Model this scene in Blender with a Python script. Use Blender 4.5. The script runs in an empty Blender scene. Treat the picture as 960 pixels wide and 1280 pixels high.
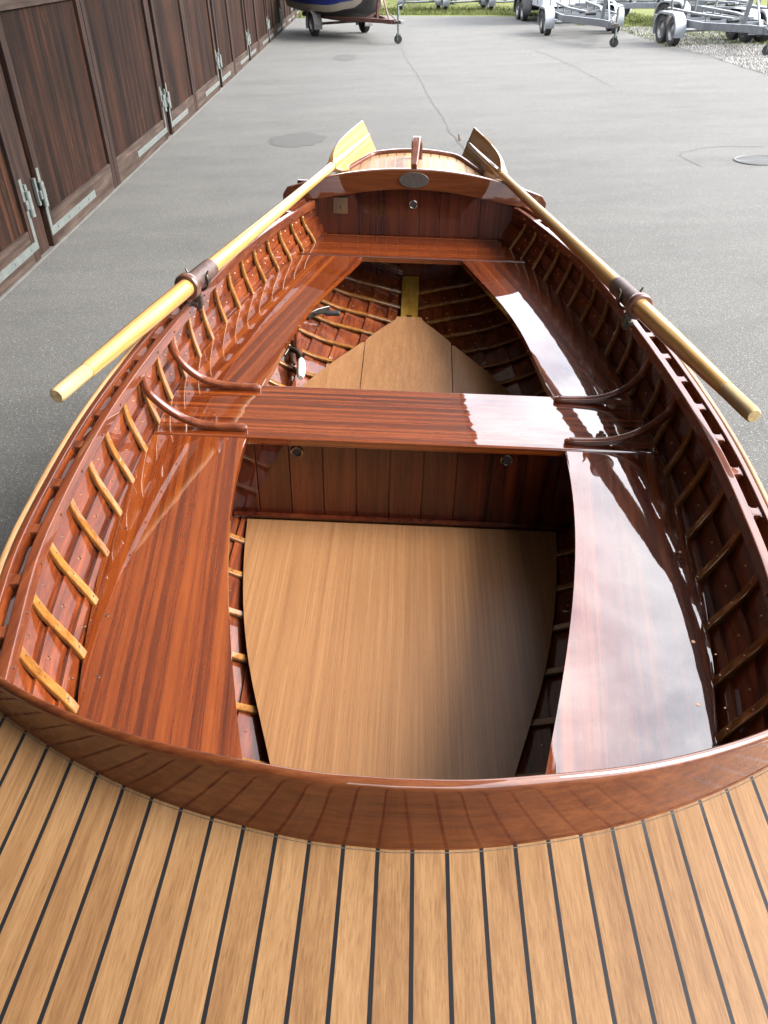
import bpy, bmesh, math, random
import numpy as np
from mathutils import Matrix, Vector
random.seed(7); rng = np.random.default_rng(7)
SC = bpy.context.scene
COL = SC.collection
R = math.radians

# ------------------------------------------------------------------ frames
RB = np.array([[0.99719157, 0.05590972, 0.0498304], [-0.05317567, 0.99709134, -0.05460047], [-0.05273815, 0.05179736, 0.99726412]])
TB = np.array([0.00921, -0.00049, 2.09951])
CAMR = np.array([[0.99948823, 0.03155435, -0.00525452], [-0.01389289, 0.57614616, 0.8172286], [-0.02881448, 0.81673736, -0.57628969]])
CAMP = np.array([0, 0, 2.1])
BASE = Vector((0, 1.5, -1.62))          # base point of the boat in its own frame
MB = Matrix([list(RB[0]) + [TB[0]], list(RB[1]) + [TB[1]], list(RB[2]) + [TB[2]], [0, 0, 0, 1]])

def interp(x, xs, ys):
    # smooth (monotone-ish) cubic hermite interpolation
    xs = np.asarray(xs, float); ys = np.asarray(ys, float)
    d = np.gradient(ys, xs)
    x = np.clip(x, xs[0], xs[-1])
    i = np.clip(np.searchsorted(xs, x) - 1, 0, len(xs) - 2)
    h = xs[i + 1] - xs[i]; t = (x - xs[i]) / h
    return (2*t**3 - 3*t**2 + 1)*ys[i] + (t**3 - 2*t**2 + t)*h*d[i] + (-2*t**3 + 3*t**2)*ys[i+1] + (t**3 - t**2)*h*d[i+1]

# ------------------------------------------------------------------ materials
def nmat(name):
    m = bpy.data.materials.new(name); m.use_nodes = True
    nt = m.node_tree
    return m, nt, nt.nodes['Principled BSDF']

def N(nt, typ, **kw):
    n = nt.nodes.new(typ)
    for k, v in kw.items():
        if k in n.inputs: n.inputs[k].default_value = v
        else: setattr(n, k, v)
    return n

def L(nt, a, b): nt.links.new(a, b)

def math_n(nt, op, a, b=None, c=None, clamp=False):
    n = nt.nodes.new('ShaderNodeMath'); n.operation = op; n.use_clamp = clamp
    for i, v in enumerate((a, b, c)):
        if v is None: continue
        if isinstance(v, (int, float)): n.inputs[i].default_value = v
        else: L(nt, v, n.inputs[i])
    return n.outputs[0]

def ramp(nt, fac, stops):
    n = nt.nodes.new('ShaderNodeValToRGB')
    while len(n.color_ramp.elements) > 1: n.color_ramp.elements.remove(n.color_ramp.elements[-1])
    for i, (p, c) in enumerate(stops):
        e = n.color_ramp.elements[0] if i == 0 else n.color_ramp.elements.new(p)
        e.position = p; e.color = (*c, 1) if len(c) == 3 else c
    L(nt, fac, n.inputs[0]); return n.outputs[0]

def mixc(nt, fac, a, b, mode='MIX'):
    n = nt.nodes.new('ShaderNodeMix'); n.data_type = 'RGBA'; n.blend_type = mode
    for s, v in ((n.inputs[0], fac), (n.inputs[6], a), (n.inputs[7], b)):
        if isinstance(v, (int, float)): s.default_value = v
        elif isinstance(v, tuple): s.default_value = (*v, 1) if len(v) == 3 else v
        else: L(nt, v, s)
    return n.outputs[2]

def noise(nt, vec, scale=1, detail=3, rough=.5, dist=0):
    n = N(nt, 'ShaderNodeTexNoise', Scale=scale, Detail=detail, Roughness=rough, Distortion=dist)
    L(nt, vec, n.inputs['Vector']); return n.outputs['Fac']

def mapping(nt, vec, scale, loc=(0, 0, 0), rot=(0, 0, 0)):
    n = nt.nodes.new('ShaderNodeMapping')
    n.inputs['Scale'].default_value = scale; n.inputs['Location'].default_value = loc; n.inputs['Rotation'].default_value = rot
    L(nt, vec, n.inputs['Vector']); return n.outputs[0]

def objvec(nt, rnd=True):
    tc = nt.nodes.new('ShaderNodeTexCoord')
    if not rnd: return tc.outputs['Object'], tc.outputs['Object']
    oi = nt.nodes.new('ShaderNodeObjectInfo')
    k = nt.nodes.new('ShaderNodeVectorMath'); k.operation = 'SCALE'; k.inputs[0].default_value = (7.3, 5.1, 3.7)
    L(nt, oi.outputs['Random'], k.inputs['Scale'])
    a = nt.nodes.new('ShaderNodeVectorMath'); a.operation = 'ADD'
    L(nt, tc.outputs['Object'], a.inputs[0]); L(nt, k.outputs[0], a.inputs[1])
    return a.outputs[0], tc.outputs['Object']

def axscale(axis, along, cross):
    return tuple(along if 'XYZ'[i] == axis else cross for i in range(3))

def wood(name, cols, axis='Y', band=16, along=.8, fine=110, coat=1.0, rough=.45, wave=.0, pores=.35, tint=.12, coat_rough=.015, planks=None, spec=.08, cior=1.55, bandmix=.6, warp_amt=.03, blotch=.25, turn=0.0, con=1.0, fal=6.0):
    """cols: (dark, mid, light) ; planks=(axis index, spacing, offset, groove width, groove colour)"""
    m, nt, b = nmat(name)
    v, v0 = objvec(nt)
    if turn: v = mapping(nt, v, (1, 1, 1), rot=(0, 0, R(turn)))
    warp = noise(nt, mapping(nt, v, axscale(axis, .9, 3)), 1, 2)
    vv = nt.nodes.new('ShaderNodeVectorMath'); vv.operation = 'ADD'
    cm = nt.nodes.new('ShaderNodeCombineXYZ')
    w = math_n(nt, 'MULTIPLY', math_n(nt, 'SUBTRACT', warp, .5), warp_amt)
    for i in range(3):
        if 'XYZ'[i] != axis: L(nt, w, cm.inputs[i])
    L(nt, v, vv.inputs[0]); L(nt, cm.outputs[0], vv.inputs[1]); v = vv.outputs[0]
    n1 = noise(nt, mapping(nt, v, axscale(axis, along, band)), 1, 4, .55)
    n2 = noise(nt, mapping(nt, v, axscale(axis, fal, fine)), 1, 5, .6)
    n3 = noise(nt, mapping(nt, v, axscale(axis, 34, 560)), 1, 2, .5)
    n4 = noise(nt, mapping(nt, v, axscale(axis, 2.2, 3)), 1, 2, .5)
    f = math_n(nt, 'ADD', math_n(nt, 'MULTIPLY', n1, bandmix), math_n(nt, 'MULTIPLY', n2, 1 - bandmix))
    f = math_n(nt, 'ADD', f, math_n(nt, 'MULTIPLY', math_n(nt, 'SUBTRACT', n4, .5), blotch))
    if planks:
        ax, sp, off, gw, gcol = planks
        sx = nt.nodes.new('ShaderNodeSeparateXYZ'); L(nt, v0, sx.inputs[0])
        u = math_n(nt, 'DIVIDE', math_n(nt, 'ADD', sx.outputs[ax], off + 20 * sp), sp)
        wn = N(nt, 'ShaderNodeTexWhiteNoise', noise_dimensions='1D'); L(nt, math_n(nt, 'FLOOR', u), wn.inputs['W'])
        f = math_n(nt, 'ADD', f, math_n(nt, 'MULTIPLY', math_n(nt, 'SUBTRACT', wn.outputs['Value'], .5), tint))
        fr = math_n(nt, 'ABSOLUTE', math_n(nt, 'SUBTRACT', math_n(nt, 'FRACT', u), .5))
        groove = math_n(nt, 'GREATER_THAN', fr, .5 - gw / sp / 2)
    c = ramp(nt, f, [(.5 - .15 / con, cols[0]), (.5, cols[1]), (.5 + .14 / con, cols[2])])
    pf = math_n(nt, 'MULTIPLY', math_n(nt, 'SUBTRACT', n3, .56, clamp=True), 6 * pores, clamp=True)
    c = mixc(nt, pf, c, tuple(x * .35 for x in cols[0]))
    rgh = math_n(nt, 'ADD', math_n(nt, 'MULTIPLY', n2, .2), rough - .1)
    if planks:
        c = mixc(nt, groove, c, gcol)
        b.inputs['Coat Weight'].default_value = 0
        rgh = math_n(nt, 'ADD', math_n(nt, 'MULTIPLY', math_n(nt, 'SUBTRACT', 1, groove), rgh), math_n(nt, 'MULTIPLY', groove, .33))
    L(nt, c, b.inputs['Base Color']); L(nt, rgh, b.inputs['Roughness'])
    b.inputs['Specular IOR Level'].default_value = spec
    bp = N(nt, 'ShaderNodeBump', Strength=.15, Distance=.0006)
    hsum = math_n(nt, 'ADD', n2, math_n(nt, 'MULTIPLY', n3, -.5))
    if planks: hsum = math_n(nt, 'SUBTRACT', hsum, math_n(nt, 'MULTIPLY', groove, 2))
    L(nt, hsum, bp.inputs['Height']); L(nt, bp.outputs[0], b.inputs['Normal'])
    if coat > 0 and not planks:
        b.inputs['Coat Weight'].default_value = coat
        b.inputs['Coat Roughness'].default_value = coat_rough
        b.inputs['Coat IOR'].default_value = cior
        if wave > 0:
            wv = noise(nt, mapping(nt, v, axscale(axis, 6, 14)), 1, 2)
            wf = noise(nt, mapping(nt, v, axscale(axis, 5, 260)), 1, 2)
            b2 = N(nt, 'ShaderNodeBump', Strength=1.0, Distance=wave)
            L(nt, math_n(nt, 'ADD', wv, math_n(nt, 'MULTIPLY', wf, .022)), b2.inputs['Height'])
            L(nt, b2.outputs[0], b.inputs['Coat Normal'])
    return m

def plain(name, col, rough=.5, metal=0, coat=0, var=.0, scale=20, spec=.5, bump=0, col2=None):
    m, nt, b = nmat(name)
    v, v0 = objvec(nt)
    n = noise(nt, v, scale, 4)
    c2 = col2 if col2 else tuple(x * (1 - var) for x in col)
    L(nt, ramp(nt, n, [(.35, c2), (.65, col)]), b.inputs['Base Color'])
    L(nt, math_n(nt, 'ADD', math_n(nt, 'MULTIPLY', n, .15), rough - .07), b.inputs['Roughness'])
    b.inputs['Metallic'].default_value = metal; b.inputs['Coat Weight'].default_value = coat; b.inputs['Coat Roughness'].default_value = .03
    b.inputs['Specular IOR Level'].default_value = spec
    if bump:
        bp = N(nt, 'ShaderNodeBump', Strength=.5, Distance=bump); L(nt, n, bp.inputs['Height']); L(nt, bp.outputs[0], b.inputs['Normal'])
    return m

MAH = ((.025, .0041, .0010), (.070, .0129, .0022), (.119, .0272, .0044))
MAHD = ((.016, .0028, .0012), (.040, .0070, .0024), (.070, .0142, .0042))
M = {}
M['mah_y'] = wood('mahogany_lengthwise', MAH, 'Y', 30, .22, 150, wave=.00012, cior=1.85, warp_amt=.012, blotch=.10, bandmix=.72)
for k_, tn in (('bench_nl', -7), ('bench_nr', 7), ('bench_fl', 15), ('bench_fr', -15)):
    M[k_] = wood('mahogany_' + k_.replace('_nl', '_grain_a').replace('_nr', '_grain_b').replace('_fl', '_grain_c').replace('_fr', '_grain_d'), MAH, 'Y', 52, .2, 230, con=.88, fal=9, wave=.0004, cior=1.85, warp_amt=.010, blotch=.10, bandmix=.78, turn=tn, pores=.22)
M['mah_x'] = wood('mahogany_crosswise', MAH, 'X', 80, .2, 190, con=1.05, fal=8, wave=.00055, cior=1.85, warp_amt=.012, blotch=.10, bandmix=.72)
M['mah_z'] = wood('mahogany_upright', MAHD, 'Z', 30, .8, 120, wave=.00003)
M['mah_hull'] = wood('mahogany_planking', ((.027, .0052, .0016), (.070, .0138, .0034), (.118, .0280, .0065)), 'Y', 36, .4, 110, wave=.00005, cior=1.42)
M['mah_coam'] = wood('mahogany_coaming', ((.034, .0078, .0026), (.060, .0150, .0042), (.088, .026, .0072)), 'X', 30, .6, 110, wave=.00004, cior=1.6, bandmix=.45)
M['mah_trim'] = wood('mahogany_trim', ((.036, .0085, .0034), (.068, .0165, .006), (.10, .027, .0095)), 'Y', 40, 1, 130, cior=1.5)
M['ash'] = wood('ash_rib', ((.080, .029, .0055), (.132, .053, .0105), (.180, .080, .0185)), 'Z', 50, 3, 200, coat=1, pores=.2)
M['ash_pale'] = wood('ash_outwale', ((.12, .065, .028), (.18, .105, .048), (.24, .15, .075)), 'Y', 60, 1.5, 200, coat=.6, pores=.2)
M['spruce'] = wood('spruce_oar', ((.185, .095, .025), (.25, .145, .046), (.30, .19, .072)), 'Y', 95, .5, 260, coat=1, pores=.1, cior=1.5, con=1.25)
M['grip'] = wood('raw_oar_grip', ((.16, .110, .052), (.225, .168, .085), (.28, .22, .125)), 'Y', 60, 2, 240, coat=0, pores=.2, rough=.65)
M['keel'] = wood('yellow_keelson', ((.15, .075, .009), (.21, .115, .018), (.26, .15, .03)), 'Y', 40, 1, 160, coat=.6, pores=.2)
M['teak_floor'] = wood('teak_floor', ((.088, .039, .0155), (.138, .067, .028), (.184, .098, .043)), 'Y', 70, .35, 420, coat=0, rough=.45, pores=.22, spec=.25, bandmix=.4, con=.66, fal=2.4, blotch=.10, warp_amt=.004)
M['teak_deck'] = wood('teak_deck', ((.064, .030, .0118), (.106, .057, .0245), (.146, .085, .040)), 'Y', 70, .7, 430, coat=0, rough=.5, pores=.26, spec=.16, tint=.15, con=.62, fal=3.2, blotch=.12, planks=(0, .0432, .0175, .0052, (.006, .0065, .0075)), bandmix=.45)
M['teak_stern'] = wood('teak_stern_deck', ((.13, .068, .032), (.21, .122, .06), (.27, .165, .088)), 'Y', 34, 1.5, 170, coat=0, rough=.5, pores=.5, spec=.35, tint=.08, con=.62, planks=(0, .0385, .01, .0042, (.02, .012, .009)), bandmix=.45)
M['copper'] = plain('copper_rove', (.38, .22, .15), .32, 1)
M['chrome'] = plain('chromed_brass', (.22, .19, .15), .22, 1)
M['black'] = plain('black_void', (.008, .008, .008), .6)
M['leather'] = plain('oar_leather', (.055, .030, .024), .45, 0, 0, .6, 60, bump=.001)
M['leather_ring'] = plain('oar_button_leather', (.085, .036, .025), .35, 0, .3, .5, 40)
M['bronze'] = plain('dark_bronze', (.085, .07, .055), .35, .8, 0, .5, 50)
M['plate'] = plain('weathered_plate', (.045, .036, .030), .5, .3, 0, .35, 60)
M['cream_box'] = plain('aged_socket_plastic', (.075, .038, .014), .4, 0, 0, .1)
M['white'] = plain('white_plastic', (.30, .30, .285), .35)
M['sealant'] = plain('pale_sealant', (.07, .045, .026), .95, 0, 0, .5, 90)
M['rubber'] = plain('black_rubber', (.015, .015, .016), .6, 0, 0, .3, 30)
M['steel_dull'] = plain('dull_steel', (.13, .125, .115), .35, .9, 0, .3, 40)
M['brown_lacquer'] = wood('brown_handle', ((.04, .012, .007), (.08, .022, .012), (.12, .035, .02)), 'Y', 40, 1, 130)
M['dark_hull'] = wood('hull_outside', MAHD, 'Y', 22, .7, 100)

# ------------------------------------------------------------------ mesh helpers
def finish(name, bm, mats, parent=None, smooth=40, loc=None, matrix=None):
    me = bpy.data.meshes.new(name); bm.normal_update(); bm.to_mesh(me); bm.free()
    for m in (mats if isinstance(mats, (list, tuple)) else [mats]): me.materials.append(m)
    me.polygons.foreach_set('use_smooth', [True] * len(me.polygons))
    me.set_sharp_from_angle(angle=R(smooth))
    o = bpy.data.objects.new(name, me); COL.objects.link(o)
    wm = o.modifiers.new('even_normals', 'WEIGHTED_NORMAL'); wm.keep_sharp = True; wm.weight = 80
    if parent is not None: o.parent = parent
    if loc is not None: o.location = loc
    if matrix is not None: o.matrix_world = matrix
    return o

def thing(name, label, cat, loc=(0, 0, 0), rotz=0, group=None, matrix=None):
    o = bpy.data.objects.new(name, None); COL.objects.link(o); o.empty_display_size = .2
    if matrix is not None: o.matrix_world = matrix
    else: o.location = loc; o.rotation_euler = (0, 0, rotz)
    o['label'] = label; o['category'] = cat
    if group: o['group'] = group
    return o

def tag(o, label, cat, group=None):
    o['label'] = label; o['category'] = cat
    if group: o['group'] = group
    return o

def add_box(bm, x0, x1, y0, y1, z0, z1, mi=0, bev=0, mat=None):
    vs = [bm.verts.new(p) for p in ((x0, y0, z0), (x1, y0, z0), (x1, y1, z0), (x0, y1, z0), (x0, y0, z1), (x1, y0, z1), (x1, y1, z1), (x0, y1, z1))]
    fs = [bm.faces.new([vs[i] for i in q]) for q in ((0, 3, 2, 1), (4, 5, 6, 7), (0, 1, 5, 4), (1, 2, 6, 5), (2, 3, 7, 6), (3, 0, 4, 7))]
    for f in fs: f.material_index = mi
    if mat is not None: bmesh.ops.transform(bm, matrix=mat, verts=vs)
    if bev > 0:
        es = list({e for f in fs for e in f.edges})
        r = bmesh.ops.bevel(bm, geom=es, offset=bev, segments=2, affect='EDGES', profile=.5)
        for f in r['faces']: f.material_index = mi
    return vs

def add_sweep(bm, pts, prof, side=None, mi=0, cap=True, scales=None, closed=False, smoothcap=0):
    """sweep a closed 2D profile (list of (a,b)) along pts; a is along 'side' hint, b along the other normal"""
    pts = [Vector(p) for p in pts]; n = len(pts); rings = []
    for i, p in enumerate(pts):
        if closed: t = (pts[(i + 1) % n] - pts[i - 1]).normalized()
        else: t = (pts[min(i + 1, n - 1)] - pts[max(i - 1, 0)]).normalized()
        s = Vector(side[i]) if isinstance(side, list) else Vector(side if side is not None else (0, 0, 1))
        s = (s - t * s.dot(t)).normalized()
        q = t.cross(s)
        sc = scales[i] if scales else 1
        if not isinstance(sc, (tuple, list)): sc = (sc, sc)
        rings.append([bm.verts.new(p + s * a * sc[0] + q * b * sc[1]) for a, b in prof])
    m = len(prof)
    for i in range(n if closed else n - 1):
        A, B = rings[i], rings[(i + 1) % n]
        for j in range(m):
            f = bm.faces.new((A[j], A[(j + 1) % m], B[(j + 1) % m], B[j])); f.material_index = mi
    if cap and not closed:
        for rr in (rings[0][::-1], rings[-1]):
            try: f = bm.faces.new(rr); f.material_index = mi
            except ValueError: pass
    return rings

def circ(r, n=12, r2=None):
    r2 = r if r2 is None else r2
    return [(r * math.cos(2 * math.pi * i / n), r2 * math.sin(2 * math.pi * i / n)) for i in range(n)]

def rrect(w, h, r=None, seg=3):
    r = min(w, h) * .3 if r is None else r
    out = []
    for cx, cy, a0 in ((w/2 - r, h/2 - r, 0), (-w/2 + r, h/2 - r, 90), (-w/2 + r, -h/2 + r, 180), (w/2 - r, -h/2 + r, 270)):
        for k in range(seg + 1):
            a = R(a0 + 90 * k / seg); out.append((cx + r * math.cos(a), cy + r * math.sin(a)))
    return out

def add_tube(bm, a, b, r, n=10, mi=0, r2=None):
    a, b = Vector(a), Vector(b); d = b - a
    s = Vector((0, 0, 1)) if abs(d.normalized().z) < .9 else Vector((1, 0, 0))
    add_sweep(bm, [a, b], circ(r, n), s, mi, scales=[1, (r2 / r if r2 else 1)])

def add_torus(bm, c, axis, R0, r, n=20, m=8, mi=0):
    axis = Vector(axis).normalized(); u = axis.orthogonal().normalized(); w = axis.cross(u); c = Vector(c)
    pts = [c + u * R0 * math.cos(2*math.pi*i/n) + w * R0 * math.sin(2*math.pi*i/n) for i in range(n)]
    add_sweep(bm, pts, circ(r, m), [axis] * n, mi, closed=True)

def add_disc(bm, c, axis, r, h, n=16, mi=0):
    c = Vector(c); axis = Vector(axis).normalized(); add_tube(bm, c, c + axis * h, r, n, mi)

def smooth_path(P, n=24):
    P = np.array(P, float); t = np.r_[0, np.cumsum(np.linalg.norm(np.diff(P, axis=0), axis=1))]
    tt = np.linspace(0, t[-1], n)
    return [tuple(float(interp(x, t, P[:, k])) for k in range(3)) for x in tt]

def add_slab(bm, outline, th, zf, bev=.004, mi=0, seg=3):
    """solid sheet from a plan outline (ccw), top surface z = zf(x, y), edges rounded"""
    top = [bm.verts.new((x, y, 0)) for x, y in outline]
    f = bm.faces.new(top)
    if f.normal.z == 0: f.normal_update()
    if f.normal.z < 0: f.normal_flip()
    r = bmesh.ops.extrude_face_region(bm, geom=[f])
    nv = [g for g in r['geom'] if isinstance(g, bmesh.types.BMVert)]
    nf = [g for g in r['geom'] if isinstance(g, bmesh.types.BMFace)]
    for v in nv: v.co.z = 0
    for v in top: v.co.z = -th
    allv = set(top) | set(nv)
    if bev:
        es = [e for ff in nf for e in ff.edges]
        bmesh.ops.bevel(bm, geom=es, offset=bev, segments=seg, affect='EDGES', profile=.5)
    for v in bm.verts:
        v.co.z += zf(v.co.x, v.co.y)
    bm.normal_update()

# ================================================================== THE BOAT
boat = thing('rowing_boat', 'varnished mahogany clinker rowing boat with teak deck and side benches in the foreground', 'rowing boat',
             matrix=MB @ Matrix.Translation(BASE))
OFF = -BASE
def part(name, bm, mats, smooth=40, parent=None, label=None):
    o = finish(name, bm, mats, parent or boat, smooth)
    if parent is None: o.location = OFF
    if label: o['label'] = label
    return o

def zs(y): return interp(y, [-.75, -.3, 0, .3, .54, .8, 1.1, 1.6, 2.1, 2.7, 3.2, 3.4, 3.6, 3.85], [-.87, -.915, -.942, -.968, -.986, -.995, -1.0, -1.0, -1.003, -1.020, -1.042, -1.050, -1.042, -1.036])
def hb(y): return interp(y, [-.75, -.65, -.5, -.3, 0, .3, .6, .9, 1.09, 1.35, 1.62, 1.89, 2.2, 2.45, 2.73, 2.95, 3.18, 3.38, 3.46, 3.55, 3.65, 3.83],
                         [.012, .10, .20, .305, .43, .54, .635, .708, .747, .768, .772, .757, .728, .703, .662, .615, .555, .492, .450, .385, .315, .212])
def bo(y): return interp(y, [-.75, -.65, -.5, -.3, 0, .3, .6, .865, .976, 1.145, 1.31, 1.458, 1.589, 1.74, 1.89, 2.02, 2.28, 2.55, 2.81, 3.09, 3.23, 3.365, 3.6, 3.83],
                         [.004, .03, .09, .18, .31, .42, .515, .590, .618, .648, .674, .689, .697, .703, .704, .70, .678, .641, .586, .510, .462, .412, .31, .19])
def zk(y): return interp(y, [-.75, -.65, -.5, -.2, .2, .6, 1.0, 2.2, 2.6, 3.0, 3.46, 3.83], [-.90, -1.12, -1.30, -1.44, -1.52, -1.55, -1.56, -1.59, -1.588, -1.525, -1.41, -1.33])

def section(y, n=60):
    """inner surface from sheer to keel, half section, resampled by girth"""
    top = hb(y) - .030; z0 = zs(y); b = bo(y); k = zk(y); zb = min(-1.2, z0 - (z0 - k) * .36)
    if y > -.3: zb = -1.2
    ctl = [(max(top, .004), z0 - .004)]
    if y > .3: ctl.append(((top + b) / 2 + .012, (z0 + zb) / 2))
    q = min(max((y - 1.9) / .8, 0), 1); q = q * q * (3 - 2 * q)      # flat floor amidships, straight deadrise aft
    for (u0, w0), (u1, w1) in zip(((0, 1), (.4, .935), (.68, .80), (.85, .63), (.95, .36), (1, .012)), ((0, 1), (.28, .945), (.5, .86), (.68, .68), (.85, .33), (1, .012))):
        u = u0 * (1 - q) + u1 * q; w = w0 * (1 - q) + w1 * q
        ctl.append((max(b * w, .004), zb + (k - zb) * u))
    ctl = np.array(ctl); t = np.r_[0, np.cumsum(np.linalg.norm(np.diff(ctl, axis=0), axis=1))]
    tt = np.linspace(0, t[-1], n)
    return np.array([[float(interp(x, t, ctl[:, 0])), float(interp(x, t, ctl[:, 1]))] for x in tt])

_sec = {}
def S(y, t):
    key = round(y, 4)
    if key not in _sec: _sec[key] = section(y)
    s = _sec[key]; f = t * (len(s) - 1); i = min(int(f), len(s) - 2); a = f - i
    p = s[i] * (1 - a) + s[i + 1] * a; d = s[i + 1] - s[i]
    nrm = np.array([d[1], -d[0]]); nrm /= np.linalg.norm(nrm) + 1e-9   # towards inside (-x / +z)
    return p, nrm      # (x,z), inward normal in (x,z) for the +x side

def insideX(y, z):
    key = round(y, 4)
    if key not in _sec: _sec[key] = section(y)
    s = _sec[key]; return float(np.interp(-z, -s[:, 1], s[:, 0]))

RIBY = [.64, .775, .90, 1.03, 1.175, 1.325, 1.47, 1.605, 1.745, 1.885, 2.015, 2.15, 2.285, 2.41, 2.54, 2.665, 2.785, 2.90, 3.02, 3.13, 3.235, 3.335]
LAPS = [0, .062, .124, .186, .25, .315, .385, .465, .555, .655, .765, .88, 1]
NST = len(LAPS) - 1
bm = bmesh.new()
ys = list(np.linspace(-.74, .4, 16)) + list(np.linspace(.46, 3.83, 62))
for side in (-1, 1):
    for k in range(NST):
        t0, t1 = LAPS[k], min(LAPS[k + 1] + .014, 1)
        cols = []
        for y in ys:
            thk = .009 if y > -.5 else .004
            ring = []
            # inner faces: top edge proud by .007 (lower strake's top edge stands inside), bottom edge flush
            for (t, o) in ((t0, .0095 if k else .001), (t0 + (t1 - t0) * .5, .0038), (t1, -.0015)):
                p, n = S(y, t); ring.append((p[0] + n[0] * o, p[1] + n[1] * o))
            for (t, o) in ((t1, -.0015 - thk), (t0 + (t1 - t0) * .5, .0038 - thk), (t0, (.0095 if k else .001) - thk)):
                p, n = S(y, t); ring.append((p[0] + n[0] * o, p[1] + n[1] * o))
            cols.append([bm.verts.new((side * max(x, .002), y, z)) for x, z in ring])
        for a, b_ in zip(cols[:-1], cols[1:]):
            for j in range(6):
                q = (a[j], a[(j + 1) % 6], b_[(j + 1) % 6], b_[j])
                f = bm.faces.new(q if side > 0 else q[::-1]); f.material_index = 0
# copper roves along the laps
def rove(bm, y, t, side, off, r=.0034):
    p, n = S(y, t); c = Vector((side * (p[0] + n[0] * off), y, p[1] + n[1] * off)); nn = Vector((side * n[0], 0, n[1]))
    u = Vector((0, 1, 0)); w = nn.cross(u)
    base = [bm.verts.new(c + (u * math.cos(i*math.pi/3) + w * math.sin(i*math.pi/3)) * r) for i in range(6)]
    top = [bm.verts.new(c + nn * r * .8 + (u * math.cos(i*math.pi/3) + w * math.sin(i*math.pi/3)) * r * .5) for i in range(6)]
    for i in range(6):
        f = bm.faces.new((base[i], base[(i+1) % 6], top[(i+1) % 6], top[i])); f.material_index = 1
    f = bm.faces.new(top); f.material_index = 1
for side in (-1, 1):
    for i, y in enumerate(RIBY[:-1]):
        ymid = (y + RIBY[i + 1]) / 2
        for k in range(1, NST):
            rove(bm, ymid, LAPS[k] + .022, side, .0072)
            pass
part('hull_planking', bm, [M['mah_hull'], M['copper']], 30)

# stem and transom
bm = bmesh.new()
add_sweep(bm, smooth_path([(0, -.77, zs(-.75) + .05), (0, -.77, -1.0), (0, -.72, -1.15), (0, -.58, -1.33), (0, -.2, -1.49), (0, .3, -1.57), (0, 1, -1.60), (0, 2.2, -1.60), (0, 3.0, -1.51), (0, 3.84, -1.34)], 50), rrect(.034, .07, .008), (1, 0, 0))
part('keel', bm, M['dark_hull'])
bm = bmesh.new()
sec = section(3.83, 24); ol = [(x + .012, z) for x, z in sec] ; pol = [(-x, z) for x, z in ol] + ol[::-1]
vs = [bm.verts.new((x, 3.832, z)) for x, z in pol]; f = bm.faces.new(vs)
r = bmesh.ops.extrude_face_region(bm, geom=[f])
for g in r['geom']:
    if isinstance(g, bmesh.types.BMVert): g.co.y += .022
bmesh.ops.recalc_face_normals(bm, faces=bm.faces)
part('transom', bm, M['mah_x'])

# ribs
for side in (-1, 1):
    for y in RIBY:
        bm = bmesh.new()
        pts, nr = [], []
        tt = np.linspace(.012, .955, 34)
        lean = .02 * (1.6 - y) * .6
        for t in tt:
            yy = y + (t - .3) * -.035 * (1 if y < 1.6 else (-.6 if y > 2.3 else 0))
            p, n = S(round(yy, 3), t)
            pts.append((side * (p[0] + n[0] * .0125), yy, p[1] + n[1] * .0125)); nr.append((side * n[0], 0, n[1]))
        add_sweep(bm, pts, rrect(.012, .0195, .0034), nr)
        for k in range(1, NST):
            rove(bm, y + (LAPS[k] - .3) * -.035 * (1 if y < 1.6 else (-.6 if y > 2.3 else 0)), LAPS[k] + .012, side, .0178, .003)
        for f in bm.faces: pass
        part('rib', bm, [M['ash'], M['copper']])

# gunwales
YG = list(np.linspace(.74, 3.398, 70))
for side in (-1, 1):
    # inwale
    bm = bmesh.new()
    add_sweep(bm, [(side * (hb(y) - .0625), y, zs(y) - .016) for y in YG], rrect(.034, .021, .004), (0, 0, 1))
    for y in RIBY[1:-1]:
        ym = y + .062
        if ym > 3.3: continue
        for zz in (0,):
            c = Vector((side * (hb(ym) - .0742), ym, zs(ym) - .017)); nn = Vector((-side, 0, 0))
            add_disc(bm, c, nn, .0035, .0016, 8, 1)
    inw = part('inwale', bm, [M['mah_trim'], M['copper']], 50)
    for i, y in enumerate(RIBY[1:-1]):
        bm = bmesh.new()
        dx = hb(y + .02) - hb(y - .02)
        ang = math.atan2(dx, .04) * side
        mt = Matrix.Translation((side * (hb(y) - .0415), y, zs(y) - .017)) @ Matrix.Rotation(-ang, 4, 'Z')
        add_box(bm, -.0122, .0122, -.013, .013, -.016, .0145, 0, .003, mt)
        for s2 in (-1, 1):     # little fillets that round the slots' corners
            for sx in (-1, 1):
                add_tube(bm, mt @ Vector((sx * .0095, s2 * .0135, -.015)), mt @ Vector((sx * .0095, s2 * .0135, .0135)), .0032, 8)
        o = part('spacer_block', bm, M['mah_trim'], 40, parent=inw)
    # sheer strake cap + pale outwale
    bm = bmesh.new()
    YA = list(np.linspace(-.70, 3.80, 100))
    add_sweep(bm, [(side * (hb(y) - .023), y, zs(y) - .012) for y in YA], rrect(.030, .0135, .003), (0, 0, 1))
    part('sheer_rail', bm, M['mah_trim'], 50)
    bm = bmesh.new()
    add_sweep(bm, [(side * (hb(y) - .0075), y, zs(y) - .0125) for y in YA], rrect(.026, .0155, .006), (0, 0, 1))
    part('outwale', bm, M['ash_pale'], 50)

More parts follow.
